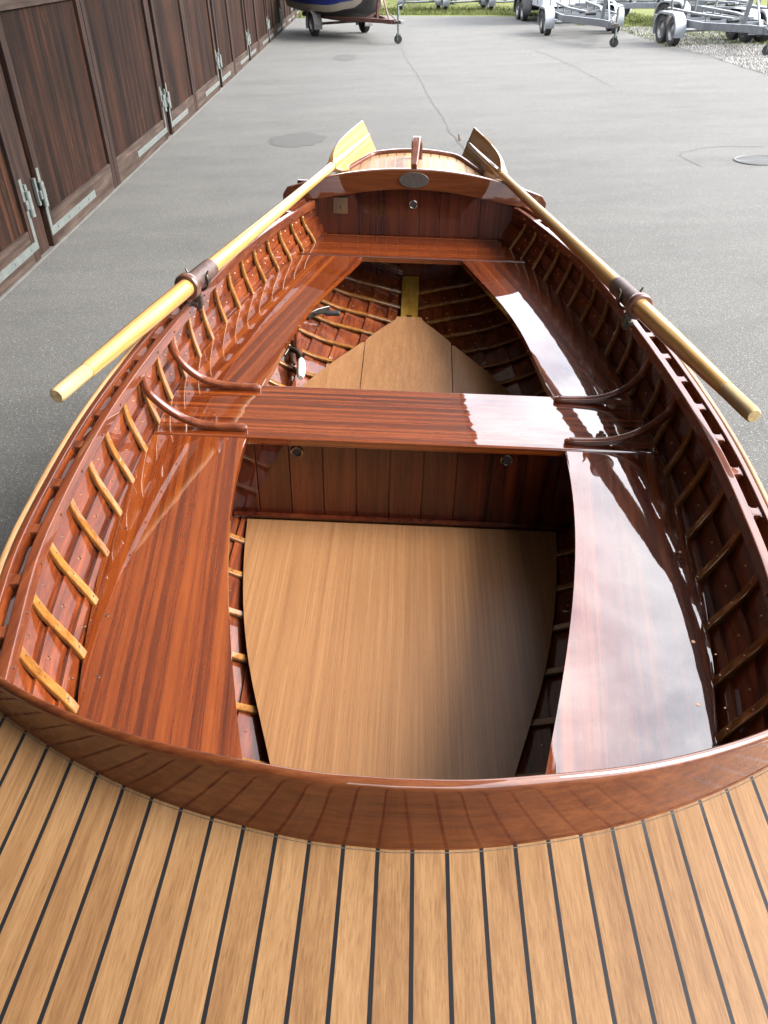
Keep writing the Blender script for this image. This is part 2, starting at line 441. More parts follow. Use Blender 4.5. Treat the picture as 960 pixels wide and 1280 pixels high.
# thwart and benches
ZT = lambda x, y: -1.2
bxe = lambda y: bo(y) - .014
def edge(yA, yB, n, fn, side): return [(side * fn(y), y) for y in np.linspace(yA, yB, n)]
bm = bmesh.new()
yA, yB = 1.827, 2.113
add_slab(bm, edge(yA, yB, 6, bxe, 1) + edge(yB, yA, 6, bxe, -1), .024, lambda x, y: -1.2, .006)
part('thwart', bm, M['mah_x'])

_nb = np.polyfit([.5, .62, .79, .93, 1.10, 1.29, 1.43, 1.55, 1.82], [.17, .21, .251, .297, .339, .380, .408, .417, .434], 4); NBI = lambda y: float(np.polyval(_nb, y))
_fb = np.polyfit([2.1, 2.22, 2.375, 2.5, 2.70, 2.80, 2.93, 3.03, 3.19], [.438, .424, .405, .387, .353, .327, .283, .251, .203], 4); FBI = lambda y: float(np.polyval(_fb, y))
def bxn(y): return interp(y, [.5, .865, .976, 1.145, 1.31, 1.458, 1.589, 1.74, 1.9], [.43, .5695, .602, .637, .666, .6815, .688, .692, .693])
for side in (-1, 1):
    bm = bmesh.new()
    add_slab(bm, edge(.60, 1.8265, 26, bxn, side) + edge(1.8265, .60, 26, NBI, side), .022, lambda x, y: -1.2025, .005)
    for (yy) in (.98, 1.14, 1.42):   # screw plugs
        add_disc(bm, (side * (bxn(yy) - .035), yy, -1.2024), (0, 0, 1), .004, .0006, 12, 1)
    part('side_bench', bm, [M['bench_nl' if side < 0 else 'bench_nr'], M['copper']])
    bm = bmesh.new()
    add_slab(bm, edge(2.1135, 3.1925, 26, bxe, side) + edge(3.1925, 2.1135, 26, FBI, side), .022, lambda x, y: -1.2025, .005)
    part('side_bench', bm, M['bench_fl' if side < 0 else 'bench_fr'])
bm = bmesh.new()
add_slab(bm, edge(3.193, 3.438, 8, bxe, 1) + edge(3.438, 3.193, 8, bxe, -1), .024, lambda x, y: -1.1995, .005)
part('stern_bench', bm, M['mah_x'])

# bulkheads of upright boards
def boards(bm, yc, zlo, zhi, xs, gap=.0025, th=.012, zl=None):
    for a, b_ in zip(xs[:-1], xs[1:]):
        lo = zlo if zl is None else max(zlo, zl(max(abs(a), abs(b_)) - .01))
        if zhi - lo < .02: continue
        add_box(bm, a + gap / 2, b_ - gap / 2, yc, yc + th, lo, zhi, 0, .0018)
bm = bmesh.new()
xs = [-.505 + i * .0955 - .012 for i in range(12)]
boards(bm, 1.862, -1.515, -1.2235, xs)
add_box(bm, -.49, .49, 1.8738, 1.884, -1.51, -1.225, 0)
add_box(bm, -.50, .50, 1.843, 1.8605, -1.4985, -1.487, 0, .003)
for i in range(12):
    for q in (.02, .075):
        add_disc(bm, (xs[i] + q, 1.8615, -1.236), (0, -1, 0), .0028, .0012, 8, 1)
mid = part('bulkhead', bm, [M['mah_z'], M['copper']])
def ring_fitting(parent, x, y, z, r):
    bm = bmesh.new()
    add_torus(bm, (x, y - .002, z), (0, 1, 0), r, r * .24, 24, 8, 0)
    add_disc(bm, (x, y - .0002, z), (0, -1, 0), r * .82, .0012, 20, 1)
    o = part('ring_fitting', bm, [M['chrome'], M['black']], 40, parent=parent)
ring_fitting(mid, -.302, 1.862, -1.2655, .0155)
ring_fitting(mid, .287, 1.862, -1.2655, .0155)
bm = bmesh.new()
xs = [-.42 + i * .0855 + .0165 for i in range(-1, 11)]
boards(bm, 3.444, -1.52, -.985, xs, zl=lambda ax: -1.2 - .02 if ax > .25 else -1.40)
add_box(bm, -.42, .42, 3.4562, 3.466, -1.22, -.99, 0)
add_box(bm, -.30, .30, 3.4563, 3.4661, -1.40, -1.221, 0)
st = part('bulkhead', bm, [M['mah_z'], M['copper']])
ring_fitting(st, -.003, 3.444, -1.066, .0155)
bm = bmesh.new()
add_box(bm, -.340, -.278, 3.428, 3.4435, -1.112, -1.045, 0, .004)
add_box(bm, -.325, -.293, 3.4255, 3.4285, -1.100, -1.064, 0, .0015)
add_disc(bm, (-.309, 3.4258, -1.083), (0, -1, 0), .006, .001, 12, 1)
part('wall_socket', bm, [M['cream_box'], M['black']], 40, parent=st)

# floors
bm = bmesh.new()
FL = lambda y: interp(y, [.6, .80, .992, 1.127, 1.27, 1.476, 1.617, 1.86], [.13, .20, .258, .305, .353, .405, .430, .462])
add_slab(bm, edge(.66, 1.842, 24, FL, 1) + edge(1.842, .66, 24, FL, -1), .014, lambda x, y: -1.5, .003)
part('floorboard', bm, M['teak_floor'])
zfl = lambda x, y: -1.5 + .1 * (y - 2.1)
FX = lambda y: interp(y, [1.95, 2.3, 2.462, 2.564, 2.68, 2.85, 2.99, 3.045, 3.11], [.455, .452, .426, .380, .312, .195, .100, .06, .045])
def fboard(x0, x1, side=None):
    pts_r, pts_l = [], []
    for y in np.linspace(1.88, 3.075, 160):
        w = float(FX(y))
        hi = min(x1, w); lo = max(x0, -w)
        if hi - lo > .0055: pts_r.append((hi, y)); pts_l.append((lo, y))
    bm = bmesh.new(); add_slab(bm, pts_r + pts_l[::-1], .012, zfl, .002)
    part('floorboard', bm, M['teak_floor'])
fboard(-.1675, .1675); fboard(-.46, -.1705); fboard(.1705, .46)
bm = bmesh.new()
add_sweep(bm, [(0, y, zk(y) + .028) for y in np.linspace(.7, 3.44, 30)], rrect(.022, .074, .004), (0, 0, 1))
part('keelson', bm, M['keel'])

# knees
for side in (-1, 1):
    for y0 in (1.857, 2.082):
        bm = bmesh.new()
        xt = insideX(y0, zs(y0) - .05) - .024
        P = smooth_path([(side * .436, y0, -1.193), (side * .50, y0, -1.192), (side * .56, y0, -1.186), (side * .61, y0, -1.168), (side * (.5*.65 + .5*(xt)-.012), y0, -1.125), (side * (xt - .010), y0, -1.085), (side * (xt - .002), y0, zs(y0) - .035)], 30)
        add_sweep(bm, P, rrect(.020, .022, .008), (0, 1, 0), scales=[.55] + [1] * 29)
        add_disc(bm, (side * .447, y0, -1.184), (0, 0, 1), .0045, .0012, 10, 1)
        part('thwart_knee', bm, [M['mah_trim'], M['copper']])

# foredeck + coaming
def yc(x):
    return float(interp(abs(x), [0, .10, .2, .32, .44, .556, .64, .70], [.520, .527, .547, .583, .636, .703, .762, .81]))
def zd(x, y):
    h = max(hb(y), .03); return float(zs(y) + .035 * (1 - min(abs(x) / h, 1) ** 2) + .001)
bm = bmesh.new()
yl_tab = np.linspace(-.74, .9, 300); hb_tab = np.array([float(hb(y)) for y in yl_tab]) - .030
xsd = np.linspace(-.66, .66, 57); prev = None
for x in xsd:
    yl = float(np.interp(abs(x), hb_tab, yl_tab)); yh = max(yc(x) + .004, yl + .002)
    col = [bm.verts.new((x, y, zd(x, y))) for y in np.linspace(yl, yh, 26)]
    if prev:
        for a in range(25): bm.faces.new((prev[a], col[a], col[a + 1], prev[a + 1]))
    prev = col
r = bmesh.ops.extrude_face_region(bm, geom=bm.faces[:])
for g in r['geom']:
    if isinstance(g, bmesh.types.BMVert): g.co.z -= .012
bmesh.ops.recalc_face_normals(bm, faces=bm.faces)
part('foredeck', bm, M['teak_deck'], 30)
bm = bmesh.new()
rings = []
for x in np.linspace(-.655, .655, 81):
    a = abs(x); hgt = float(interp(a, [0, .2, .35, .5, .6, .66], [.110, .103, .089, .071, .057, .046])); lean = hgt * .2
    y = yc(x); z0 = zd(x, y); dy = (yc(a + .01) - yc(max(a - .01, 0))) / (.02 if a > .01 else .01 + a); 
    n2 = Vector((-math.copysign(dy, x) if x else 0, 1, 0)).normalized()   # towards the cockpit
    A = Vector((x, y, z0 - .016)); T = Vector((x, y, z0)) + n2 * lean + Vector((0, 0, hgt))
    th = .013
    ring = [A]
    up = (T - A).normalized(); side_v = n2
    c = T + side_v * th / 2
    ring = [A, A.lerp(T - up * .006, .06), A.lerp(T - up * .006, .5), A.lerp(T - up * .006, .94)]
    for k in range(7):
        an = math.pi - math.pi * k / 6
        ring.append(c - up * .006 + side_v * math.cos(an) * th / 2 + up * math.sin(an) * .0075)
    ring += [T - up * .006 + side_v * th, A + side_v * th - Vector((0, 0, .03))]
    rings.append([bm.verts.new(p) for p in ring])
for a, b_ in zip(rings[:-1], rings[1:]):
    m = len(a)
    for j in range(m): bm.faces.new((a[j], a[(j + 1) % m], b_[(j + 1) % m], b_[j]))
bm.faces.new(rings[0][::-1]); bm.faces.new(rings[-1])
bmesh.ops.recalc_face_normals(bm, faces=bm.faces)
cm_ = part('coaming', bm, M['mah_coam'], 50)
bm = bmesh.new()
add_sweep(bm, [(x, yc(x) - .0012, zd(x, yc(x)) + .0004) for x in np.linspace(-.65, .65, 80)], circ(.0006, 6), (0, 0, 1))
part('sealant_bead', bm, M['sealant'], 60, parent=cm_)

# stern coaming board, arched
bm = bmesh.new()
topz = lambda x: float(interp(abs(x), [0, .1, .25, .4, .5, .56], [-.914, -.917, -.933, -.965, -.995, -1.014]))
botz = lambda x: float(interp(abs(x), [0, .1, .25, .35, .45, .56], [-.995, -.999, -1.018, -1.036, -1.052, -1.068]))
o1 = []
xsx = np.linspace(-.545, .545, 61)
def crn(x):   # rounded ends
    d = .545 - abs(x); rr = .022
    return 0 if d > rr else rr - math.sqrt(max(rr * rr - (rr - d) ** 2, 0))
pol = [(x, topz(x) - crn(x)) for x in xsx] + [(x, botz(x) + crn(x)*.5) for x in xsx[::-1]]
vs = [bm.verts.new((x, 3.400, z)) for x, z in pol]; f = bm.faces.new(vs)
r = bmesh.ops.extrude_face_region(bm, geom=[f])
for g in r['geom']:
    if isinstance(g, bmesh.types.BMVert): g.co.y += .020
bmesh.ops.recalc_face_normals(bm, faces=bm.faces)
es = [e for e in bm.edges if len(e.link_faces) == 2 and e.calc_face_angle(0) > 1.2]
bmesh.ops.bevel(bm, geom=es, offset=.004, segments=2, affect='EDGES', profile=.5)
sc_ = part('coaming', bm, M['mah_coam'], 40)
bm = bmesh.new()
prof = [(math.cos(2*math.pi*i/32) * .061, math.sin(2*math.pi*i/32) * .031) for i in range(32)]
vs = [bm.verts.new((-.004 + a, 3.3995, -.956 + b_)) for a, b_ in prof]; f = bm.faces.new(vs)
r = bmesh.ops.extrude_face_region(bm, geom=[f])
for g in r['geom']:
    if isinstance(g, bmesh.types.BMVert): g.co.y -= .003
bmesh.ops.recalc_face_normals(bm, faces=bm.faces)
bmesh.ops.bevel(bm, geom=[e for e in bm.edges if e.calc_face_angle(0) > 1.2], offset=.001, segments=1, affect='EDGES')
add_torus(bm, (-.004, 3.3965, -.956), (0, 1, 0), .028, .0, 4, 3) if False else None
part('oval_plate', bm, M['plate'], 40, parent=sc_)

# stern deck
zsd = lambda x, y: float(-.947 - .03 * (y - 3.42) - .5 * min(abs(x), .42) ** 2)
bm = bmesh.new(); prev = None
for y in np.linspace(3.42, 3.832, 14):
    w = hb(y) - .022
    row = [bm.verts.new((u * w, y, max(zsd(u * w, y), zs(y) - .002))) for u in np.linspace(-1, 1, 31)]
    if prev:
        for a in range(30): bm.faces.new((prev[a], prev[a + 1], row[a + 1], row[a]))
    prev = row
r = bmesh.ops.extrude_face_region(bm, geom=bm.faces[:])
for g in r['geom']:
    if isinstance(g, bmesh.types.BMVert): g.co.z -= .012
bmesh.ops.recalc_face_normals(bm, faces=bm.faces)
part('stern_deck', bm, M['teak_stern'], 30)
bm = bmesh.new()
P = [(-(hb(y) - .017), y) for y in np.linspace(3.424, 3.82, 12)] + [(u * (hb(3.835) - .017), 3.838) for u in np.linspace(-.9, .9, 14)] + [((hb(y) - .017), y) for y in np.linspace(3.82, 3.424, 12)]
add_sweep(bm, [(x, y, max(zsd(x, y), zs(y) - .002) + .005) for x, y in P], rrect(.022, .020, .005), (0, 0, 1))
part('toe_rail', bm, M['mah_trim'], 50)
bm = bmesh.new()
P = smooth_path([(-.006, 3.400, -.905), (-.005, 3.45, -.900), (-.003, 3.54, -.884), (-.001, 3.64, -.868), (.002, 3.69, -.868), (.006, 3.715, -.885), (.008, 3.72, -.93), (.008, 3.72, -.965)], 28)
add_sweep(bm, P, rrect(.040, .024, .007), (1, 0, 0), scales=[(.55, .9), (.68, 1), (.72, 1), (.75, 1)] + [(.75 + .25 * min(i / 14, 1), 1) for i in range(24)])
part('stern_handle', bm, M['mah_trim'], 50)

# oarlocks (on the boat) and oars (things of their own)
def oar_geom(side, H, C, Nk, T, wdir):
    H, C, Nk, T = map(Vector, (H, C, Nk, T))
    base = Vector(C)
    mtx = MB @ Matrix.Translation(base)
    look = 'pale yellow varnished oar with brightly lit blade on the left gunwale' if side < 0 else 'varnished oar with a brown shaded blade back, resting along the right gunwale'
    oar = thing('oar', look, 'oar', group='oars laid along the boat', matrix=mtx)
    d = (Nk - H).normalized()
    rot = Vector((0, 1, 0)).rotation_difference(d).to_matrix().to_4x4()
    inv = rot.inverted()
    def add(name, bm, mats, label=None):
        o = finish(name, bm, mats, oar, 45)
        o.matrix_local = rot
        if label: o['label'] = label
        return o
    lc = lambda p: inv @ (Vector(p) - base)
    h, n, t = lc(H), lc(Nk), lc(T)
    up = inv @ Vector((0, 0, 1))
    yh = h.y
    # grip
    bm = bmesh.new()
    add_sweep(bm, [(0, yh, 0), (0, yh + .004, 0), (0, yh + .02, 0), (0, yh + .125, 0)], circ(.0185, 18), (0, 0, 1), scales=[.8, .96, 1, 1.0])
    add('grip', bm, M['grip'])
    bm = bmesh.new()
    ks = [(yh + .125, .0195), (yh + .20, .021), (yh + .40, .0245), (-.05, .0255), (.2, .0240), (.55, .0205), (.95, .0175), (n.y - .1, .0172), (n.y, .0175)]
    ks = sorted(ks)
    yy = np.linspace(ks[0][0], ks[-1][0], 40)
    add_sweep(bm, [(0, y, 0) for y in yy], circ(1, 18), (0, 0, 1), scales=[float(np.interp(y, [k[0] for k in ks], [k[1] for k in ks])) for y in yy])
    add('shaft', bm, M['spruce'])
    # leather sleeve and collar
    bm = bmesh.new()
    add_sweep(bm, [(0, y, 0) for y in (-.02, -.018, .115, .118)], circ(.0285, 24), (0, 0, 1), scales=[.93, 1, .97, .9])
    add('leather_sleeve', bm, M['leather'])
    bm = bmesh.new()
    add_sweep(bm, [(0, -.046, 0), (0, -.046, 0), (0, -.042, 0), (0, -.028, 0), (0, -.02, 0)], circ(.0385, 28), (0, 0, 1), scales=[.70, .9, 1, 1, .8])
    add('leather_collar', bm, M['leather_ring'])
    # blade : local frame along y, width dir w
    w = inv @ Vector(wdir); w = (w - Vector((0, 1, 0)) * w.y).normalized(); q = Vector((0, 1, 0)).cross(w)
    LB = t.y - n.y
    bm = bmesh.new(); sec_ = []
    for s in np.linspace(0, 1, 26):
        wd = float(interp(s, [0, .06, .14, .25, .42, .7, 1], [.0165, .028, .044, .056, .064, .0695, .0715]))
        ridge = float(interp(s, [0, .1, .35, .7, 1], [.0165, .0165, .0155, .0115, .006])); rw = float(interp(s, [0, .2, .6, 1], [.0165, .0145, .0105, .008]))
        rw = min(rw, wd * .8)
        th = float(interp(s, [0, .12, .3, 1], [.016, .0075, .0048, .0032]))
        curve = .022 * s * s
        pf = [(-wd, 0), (-wd * .97, th), (-rw, th), (-rw * .6, th * .4 + ridge * .75), (0, max(ridge, th + .001)), (rw * .6, th * .4 + ridge * .75), (rw, th), (wd * .97, th), (wd, 0)]
        pf += [(wd * .97, -th), (rw, -th), (rw * .6, -th * .4 - ridge * .75), (0, -max(ridge, th + .001)), (-rw * .6, -th * .4 - ridge * .75), (-rw, -th), (-wd * .97, -th)]
        cc = Vector((0, n.y + .0006 + s * LB, 0)) + q * curve * 0
        sec_.append([bm.verts.new(cc + w * a + q * b_) for a, b_ in pf])
    for a, b_ in zip(sec_[:-1], sec_[1:]):
        m = len(a)
        for j in range(m): bm.faces.new((a[j], a[(j + 1) % m], b_[(j + 1) % m], b_[j]))
    bm.faces.new(sec_[0][::-1]); bm.faces.new(sec_[-1]); bmesh.ops.recalc_face_normals(bm, faces=bm.faces)
    add('blade', bm, M['spruce'])
    # oarlock on the gunwale
    cb = Vector(C) + d * .03
    zg = zs(cb.y)
    bm = bmesh.new()
    sdir = Vector((d.y, -d.x, 0)).normalized()
    arc = []
    for k in range(25):
        a = R(-206 + 232 * k / 24)
        arc.append(cb + sdir * math.cos(a) * .0355 + Vector((0, 0, 1)) * math.sin(a) * .0355)
    add_sweep(bm, arc, rrect(.018, .007, .003), d, scales=[.5, .8] + [1] * 21 + [.8, .5])
    for q in (arc[0], arc[-1]):
        out = (q - cb).normalized(); add_tube(bm, q - out * .002, q + Vector((0, 0, .010)) + out * .005, .004, 8, r2=.0022)
    lk = part('oarlock', bm, M['bronze'], 45)
    bm = bmesh.new()
    b0 = cb - Vector((0, 0, .038)) + d * -.012
    add_tube(bm, b0 + Vector((0, 0, .006)), b0 - Vector((0, 0, .055)), .0085, 12)
    add_box(bm, b0.x - .013, b0.x + .013, b0.y - .011, b0.y + .011, b0.z - .046, b0.z - .006, 0, .004)
    xw = side * (hb(b0.y) - .075)
    add_box(bm, min(b0.x, xw), max(b0.x, xw), b0.y - .014, b0.y + .014, b0.z - .040, b0.z - .026, 0, .003)
    o = part('socket', bm, M['bronze'], 45, parent=lk)
    return oar

def wvec(dx, dy, d):
    """blade width direction from its picture direction, square to the shaft"""
    camw = np.array([CAMR[:, 0], CAMR[:, 1], CAMR[:, 2]]) # right, up, forward in world
    inb = camw @ RB                                         # same in the boat frame
    d = np.array(d) / np.linalg.norm(d)
    v = inb[0] * dx + inb[1] * -dy
    k = -(v @ d) / (inb[2] @ d)
    v = v + inb[2] * k
    return tuple(v / np.linalg.norm(v))
LH, LT = np.array([-.785, 1.533, -.921]), np.array([-.225, 4.064, -.948])
dL = LT - LH; lp = lambda y: tuple(LH + dL * (y - LH[1]) / dL[1])
oar_geom(-1, lp(1.533), lp(2.215), lp(3.50), lp(4.064), wvec(18.3, 32.8, dL))
RH, RT = np.array([.775, 1.567, -.921]), np.array([.240, 3.992, -.948])
dR = RT - RH; rp = lambda y: tuple(RH + dR * (y - RH[1]) / dR[1])
oar_geom(1, rp(1.567), rp(2.195), rp(3.45), rp(3.992), wvec(-16.1, 33.3, dR))

# loose fittings on the bilge, left of the forward floorboards
def in_boat(name, label, cat, p):
    return thing(name, label, cat, matrix=MB @ Matrix.Translation(p))
p0 = (-.358, 3.00, -1.392)
t1 = in_boat('hand_lever', 'small dull metal lever with black rubber grip on the bilge ribs', 'lever', p0)
bm = bmesh.new()
add_sweep(bm, smooth_path([(.030, .055, .02), (.0, .03, .022), (-.028, .005, .02), (-.05, -.012, .012)], 12), rrect(.026, .008, .003), (0, 0, 1))
add_tube(bm, (-.02, .004, .02), (.022, .002, .024), .0035, 8)
finish('bracket', bm, M['steel_dull'], t1)
bm = bmesh.new(); add_sweep(bm, [(.020, .002, .024), (.024, .002, .024), (.076, -.002, .028), (.080, -.002, .028)], circ(.0105, 14), (0, 0, 1), scales=[.7, 1, 1.05, .8])
finish('grip', bm, M['rubber'], t1)
p1 = (-.393, 2.63, -1.432)
t2 = in_boat('hand_tool', 'brown hand tool with white capped end lying behind the thwart', 'tool', p1)
bm = bmesh.new(); add_sweep(bm, [(-.035, .205, .05), (-.0345, .20, .05), (-.020, .10, .030), (.006, -.01, .008), (.007, -.015, .008)], circ(.0145, 14), (0, 0, 1), scales=[.7, 1, 1, .9, .6])
finish('shaft', bm, M['brown_lacquer'], t2)
bm = bmesh.new(); add_sweep(bm, smooth_path([(-.002, .05, .03), (.000, .025, .030), (.006, -.03, .022), (.009, -.075, .016)], 12), circ(.0165, 14), (0, 0, 1), scales=[.15, .5, .75, .9, 1, 1, 1, 1, 1, .95, .85, .6])
finish('cap', bm, M['white'], t2)
bm = bmesh.new()
add_sweep(bm, smooth_path([(-.065, .06, .03), (-.048, .085, .045), (-.025, .070, .046), (-.004, .045, .036)], 12), rrect(.02, .009, .003), (0, 0, 1))
add_tube(bm, (-.043, .07, .035), (-.025, .01, .022), .006, 8)
add_tube(bm, (-.025, .08, .045), (.0, .045, .038), .008, 8)
finish('claw', bm, M['bronze'], t2)

# ================================================================== SURROUNDINGS (world frame: X right, Y away, Z up)
def asphalt_mat():
    m, nt, b = nmat('old_asphalt'); v, _ = objvec(nt, False)
    n1 = noise(nt, mapping(nt, v, (.35, 1.1, 1)), 1, 4, .6)
    n2 = noise(nt, v, 160, 3, .6)
    n3 = noise(nt, mapping(nt, v, (1.1, 2.6, 1)), 1, 6, .72)
    vo = N(nt, 'ShaderNodeTexVoronoi', Scale=260.0); L(nt, v, vo.inputs['Vector'])
    f = math_n(nt, 'ADD', math_n(nt, 'MULTIPLY', n1, .5), math_n(nt, 'MULTIPLY', n3, .5))
    c = ramp(nt, f, [(.34, (.066, .0665, .0625)), (.5, (.088, .088, .0825)), (.72, (.112, .111, .104))])
    c = mixc(nt, math_n(nt, 'MULTIPLY', math_n(nt, 'SUBTRACT', n2, .38, clamp=True), 3.0, clamp=True), mixc(nt, .55, c, (.018, .018, .018)), c)
    n5 = noise(nt, v, 60, 4, .75)
    c = mixc(nt, math_n(nt, 'MULTIPLY', math_n(nt, 'SUBTRACT', n5, .40, clamp=True), 4.5, clamp=True), mixc(nt, .38, c, (.016, .016, .016)), c)
    stone = math_n(nt, 'MULTIPLY', math_n(nt, 'GREATER_THAN', noise(nt, v, 95, 2, .5), .645), .6)
    c = mixc(nt, stone, c, (.19, .19, .18))
    # darker damp blotches
    bl = noise(nt, mapping(nt, v, (.5, .9, 1), (3.1, 1.2, 0)), 1, 3, .5)
    c = mixc(nt, math_n(nt, 'MULTIPLY', math_n(nt, 'SUBTRACT', bl, .57, clamp=True), 3.2, clamp=True), c, (.045, .046, .045))
    L(nt, c, b.inputs['Base Color']); b.inputs['Roughness'].default_value = .85; b.inputs['Specular IOR Level'].default_value = .3
    bp = N(nt, 'ShaderNodeBump', Strength=.6, Distance=.004); L(nt, math_n(nt, 'ADD', n2, vo.outputs['Distance']), bp.inputs['Height']); L(nt, bp.outputs[0], b.inputs['Normal'])
    return m
def ground_mat(name, cols, sc, sc2, bump=.02):
    m, nt, b = nmat(name); v, _ = objvec(nt, False)
    n1 = noise(nt, v, sc, 5, .65); n2 = noise(nt, v, sc2, 3, .6)
    f = math_n(nt, 'ADD', math_n(nt, 'MULTIPLY', n1, .55), math_n(nt, 'MULTIPLY', n2, .45))
    L(nt, ramp(nt, f, [(.32, cols[0]), (.5, cols[1]), (.68, cols[2])]), b.inputs['Base Color'])
    b.inputs['Roughness'].default_value = .95; b.inputs['Specular IOR Level'].default_value = .15
    bp = N(nt, 'ShaderNodeBump', Strength=.8, Distance=bump); L(nt, n2, bp.inputs['Height']); L(nt, bp.outputs[0], b.inputs['Normal'])
    return m
GRASSC = ((.030, .040, .009), (.06, .07, .018), (.10, .098, .038))
M['asphalt'] = asphalt_mat()
M['grass_ground'] = ground_mat('meadow', GRASSC, 1.3, 14)
M['hill'] = ground_mat('hillside', ((.05, .055, .018), (.10, .10, .03), (.16, .14, .055)), .5, 5)
M['gravel'] = ground_mat('gravel', ((.03, .029, .026), (.066, .064, .058), (.115, .113, .105)), 1.1, 34, .03)
M['crack'] = plain('crack_fill', (.025, .025, .025), .9)
M['patch'] = plain('asphalt_patch', (.07, .07, .068), .85, 0, 0, .25, 120, spec=.3)
M['grass'] = plain('grass_blade', (.095, .11, .028), .6, 0, 0, 0, 3, spec=.2, col2=(.042, .06, .012))

def sheet(name, pts, z, mat, kind='structure'):
    bm = bmesh.new(); f = bm.faces.new([bm.verts.new((x, y, z)) for x, y in pts]); f.normal_update()
    if f.normal.z < 0: f.normal_flip()
    o = finish(name, bm, mat); o['kind'] = kind; return o
GE = lambda y: float(interp(y, [10, 14, 20, 24.5, 29, 31, 33, 35], [7.2, 7.15, 7.08, 7.03, 6.75, 6.0, 4.4, 1.0]))
bm = bmesh.new()   # one ground sheet, meadow rising into a low hill
def hz(x, y):
    d = max(y - 39 + .15 * x, 0); e = max(x - 17, 0)
    return -.006 + .22 * d ** 1.0 * min(1, d / 6) * (1 if d < 60 else 60 / d) + .12 * e * min(1, e / 8) * (1 if e < 60 else 60 / e)
gx = list(np.linspace(-300, -40, 8)) + list(np.linspace(-30, 60, 46)) + list(np.linspace(70, 300, 8)); gy = list(np.linspace(-200, -10, 8)) + list(np.linspace(0, 80, 60)) + list(np.linspace(90, 400, 10))
g = [[bm.verts.new((x, y, hz(x, y))) for x in gx] for y in gy]
for a, b_ in zip(g[:-1], g[1:]):
    for i in range(len(gx) - 1): bm.faces.new((a[i], a[i + 1], b_[i + 1], b_[i]))
finish('ground', bm, M['grass_ground'])['kind'] = 'structure'
yg = np.linspace(-25, 35, 61)
sheet('asphalt_yard', [(-3.2, -25), (-3.2, 37.3), (-.6, 36.2)] + [(1.0 + (GE(35) - 1) , 35.0)] + [(GE(y) + random.uniform(-.05, .05), y) for y in np.linspace(34.6, -25, 180)], .002, M['asphalt'])
gl = [(GE(y) - .05, y) for y in np.linspace(-25, 27.5, 60)]
sheet('gravel_strip', gl + [(8.0, 27.0), (9.6, 25.5), (10.3, 23.4), (9.0, 21.8), (9.8, 20.6), (12.5, 19.8), (14.5, 12), (15, -25)], -.001, M['gravel'])

def ribbon(name, pts, w, z, mat):
    bm = bmesh.new(); L_, R_ = [], []
    for i, p in enumerate(pts):
        a = np.array(pts[max(i - 1, 0)]); c = np.array(pts[min(i + 1, len(pts) - 1)]); d = c - a; d = d / np.linalg.norm(d); nn = np.array([-d[1], d[0]]); ww = w * random.uniform(.5, 1.3)
        L_.append(bm.verts.new((p[0] + nn[0] * ww, p[1] + nn[1] * ww, z))); R_.append(bm.verts.new((p[0] - nn[0] * ww, p[1] - nn[1] * ww, z)))
    for i in range(len(pts) - 1): bm.faces.new((L_[i], R_[i], R_[i + 1], L_[i + 1]))
    o = finish(name, bm, mat); o['kind'] = 'structure'
def wg(px, py, z=0.0):
    c = np.array([(px - 480) / 1000, (640 - py) / 1000, 1.0]); d = CAMR @ c; t = (z - 2.1) / d[2]; return (CAMP + d * t)
def wY(px, py, Y):
    c = np.array([(px - 480) / 1000, (640 - py) / 1000, 1.0]); d = CAMR @ c; return CAMP + d * (Y / d[1])
def jitter(P, n, amp):
    P = np.array(P, float); t = np.r_[0, np.cumsum(np.linalg.norm(np.diff(P, axis=0), axis=1))]
    return [tuple(np.array([np.interp(x, t, P[:, 0]), np.interp(x, t, P[:, 1])]) + rng.normal(0, amp, 2)) for x in np.linspace(0, t[-1], n)]
def gp(*pts): return [tuple(wg(x, y)[:2]) for x, y in pts]
ribbon('asphalt_crack', jitter(gp((501, 58), (509, 74), (524, 98), (536, 122), (550, 142), (566, 168), (575, 180), (600, 215)), 60, .02), .010, .0045, M['crack'])
ribbon('asphalt_crack', jitter(gp((668, 62), (720, 84), (765, 110)), 40, .03), .010, .0045, M['crack'])
ribbon('asphalt_crack', jitter(gp((958, 184), (905, 183), (872, 186), (849, 193), (858, 200), (877, 208)), 36, .012), .008, .0045, M['crack'])
for (px, py, rx, ry) in ((372, 175, .42, .22), (432, 72, .30, .35)):   # old patches in the yard
    c = wg(px, py); sheet('asphalt_patch', [(c[0] + rx * math.cos(a) * random.uniform(.8, 1.1), c[1] + ry * 2.2 * math.sin(a) * random.uniform(.8, 1.1)) for a in np.linspace(0, 2 * math.pi, 26)[:-1]], .0052, plain('damp_patch', (.043, .0435, .042), .8, 0, 0, .3, 60, spec=.3))

# drain cover
c = wg(947, 201); dr = thing('drain_cover', 'round grey slotted iron drain cover set in the asphalt at the right', 'drain cover', (c[0], c[1], .002))
bm = bmesh.new(); add_torus(bm, (0, 0, .003), (0, 0, 1), .245, .012, 40, 8)
add_disc(bm, (0, 0, -.02), (0, 0, 1), .24, .021, 40, 1)
finish('rim', bm, [plain('cast_iron', (.075, .076, .075), .6, .3, 0, .3, 40), M['black']], dr)
bm = bmesh.new()
for i in range(-6, 7):
    x = i * .036; hw = math.sqrt(max(.235 ** 2 - x * x, 0))
    add_box(bm, x - .011, x + .011, -hw, hw, .0015, .009, 0, .002)
add_box(bm, -.235, .235, -.012, .012, .0012, .0085, 0)
finish('grating', bm, bpy.data.materials['cast_iron'], dr)
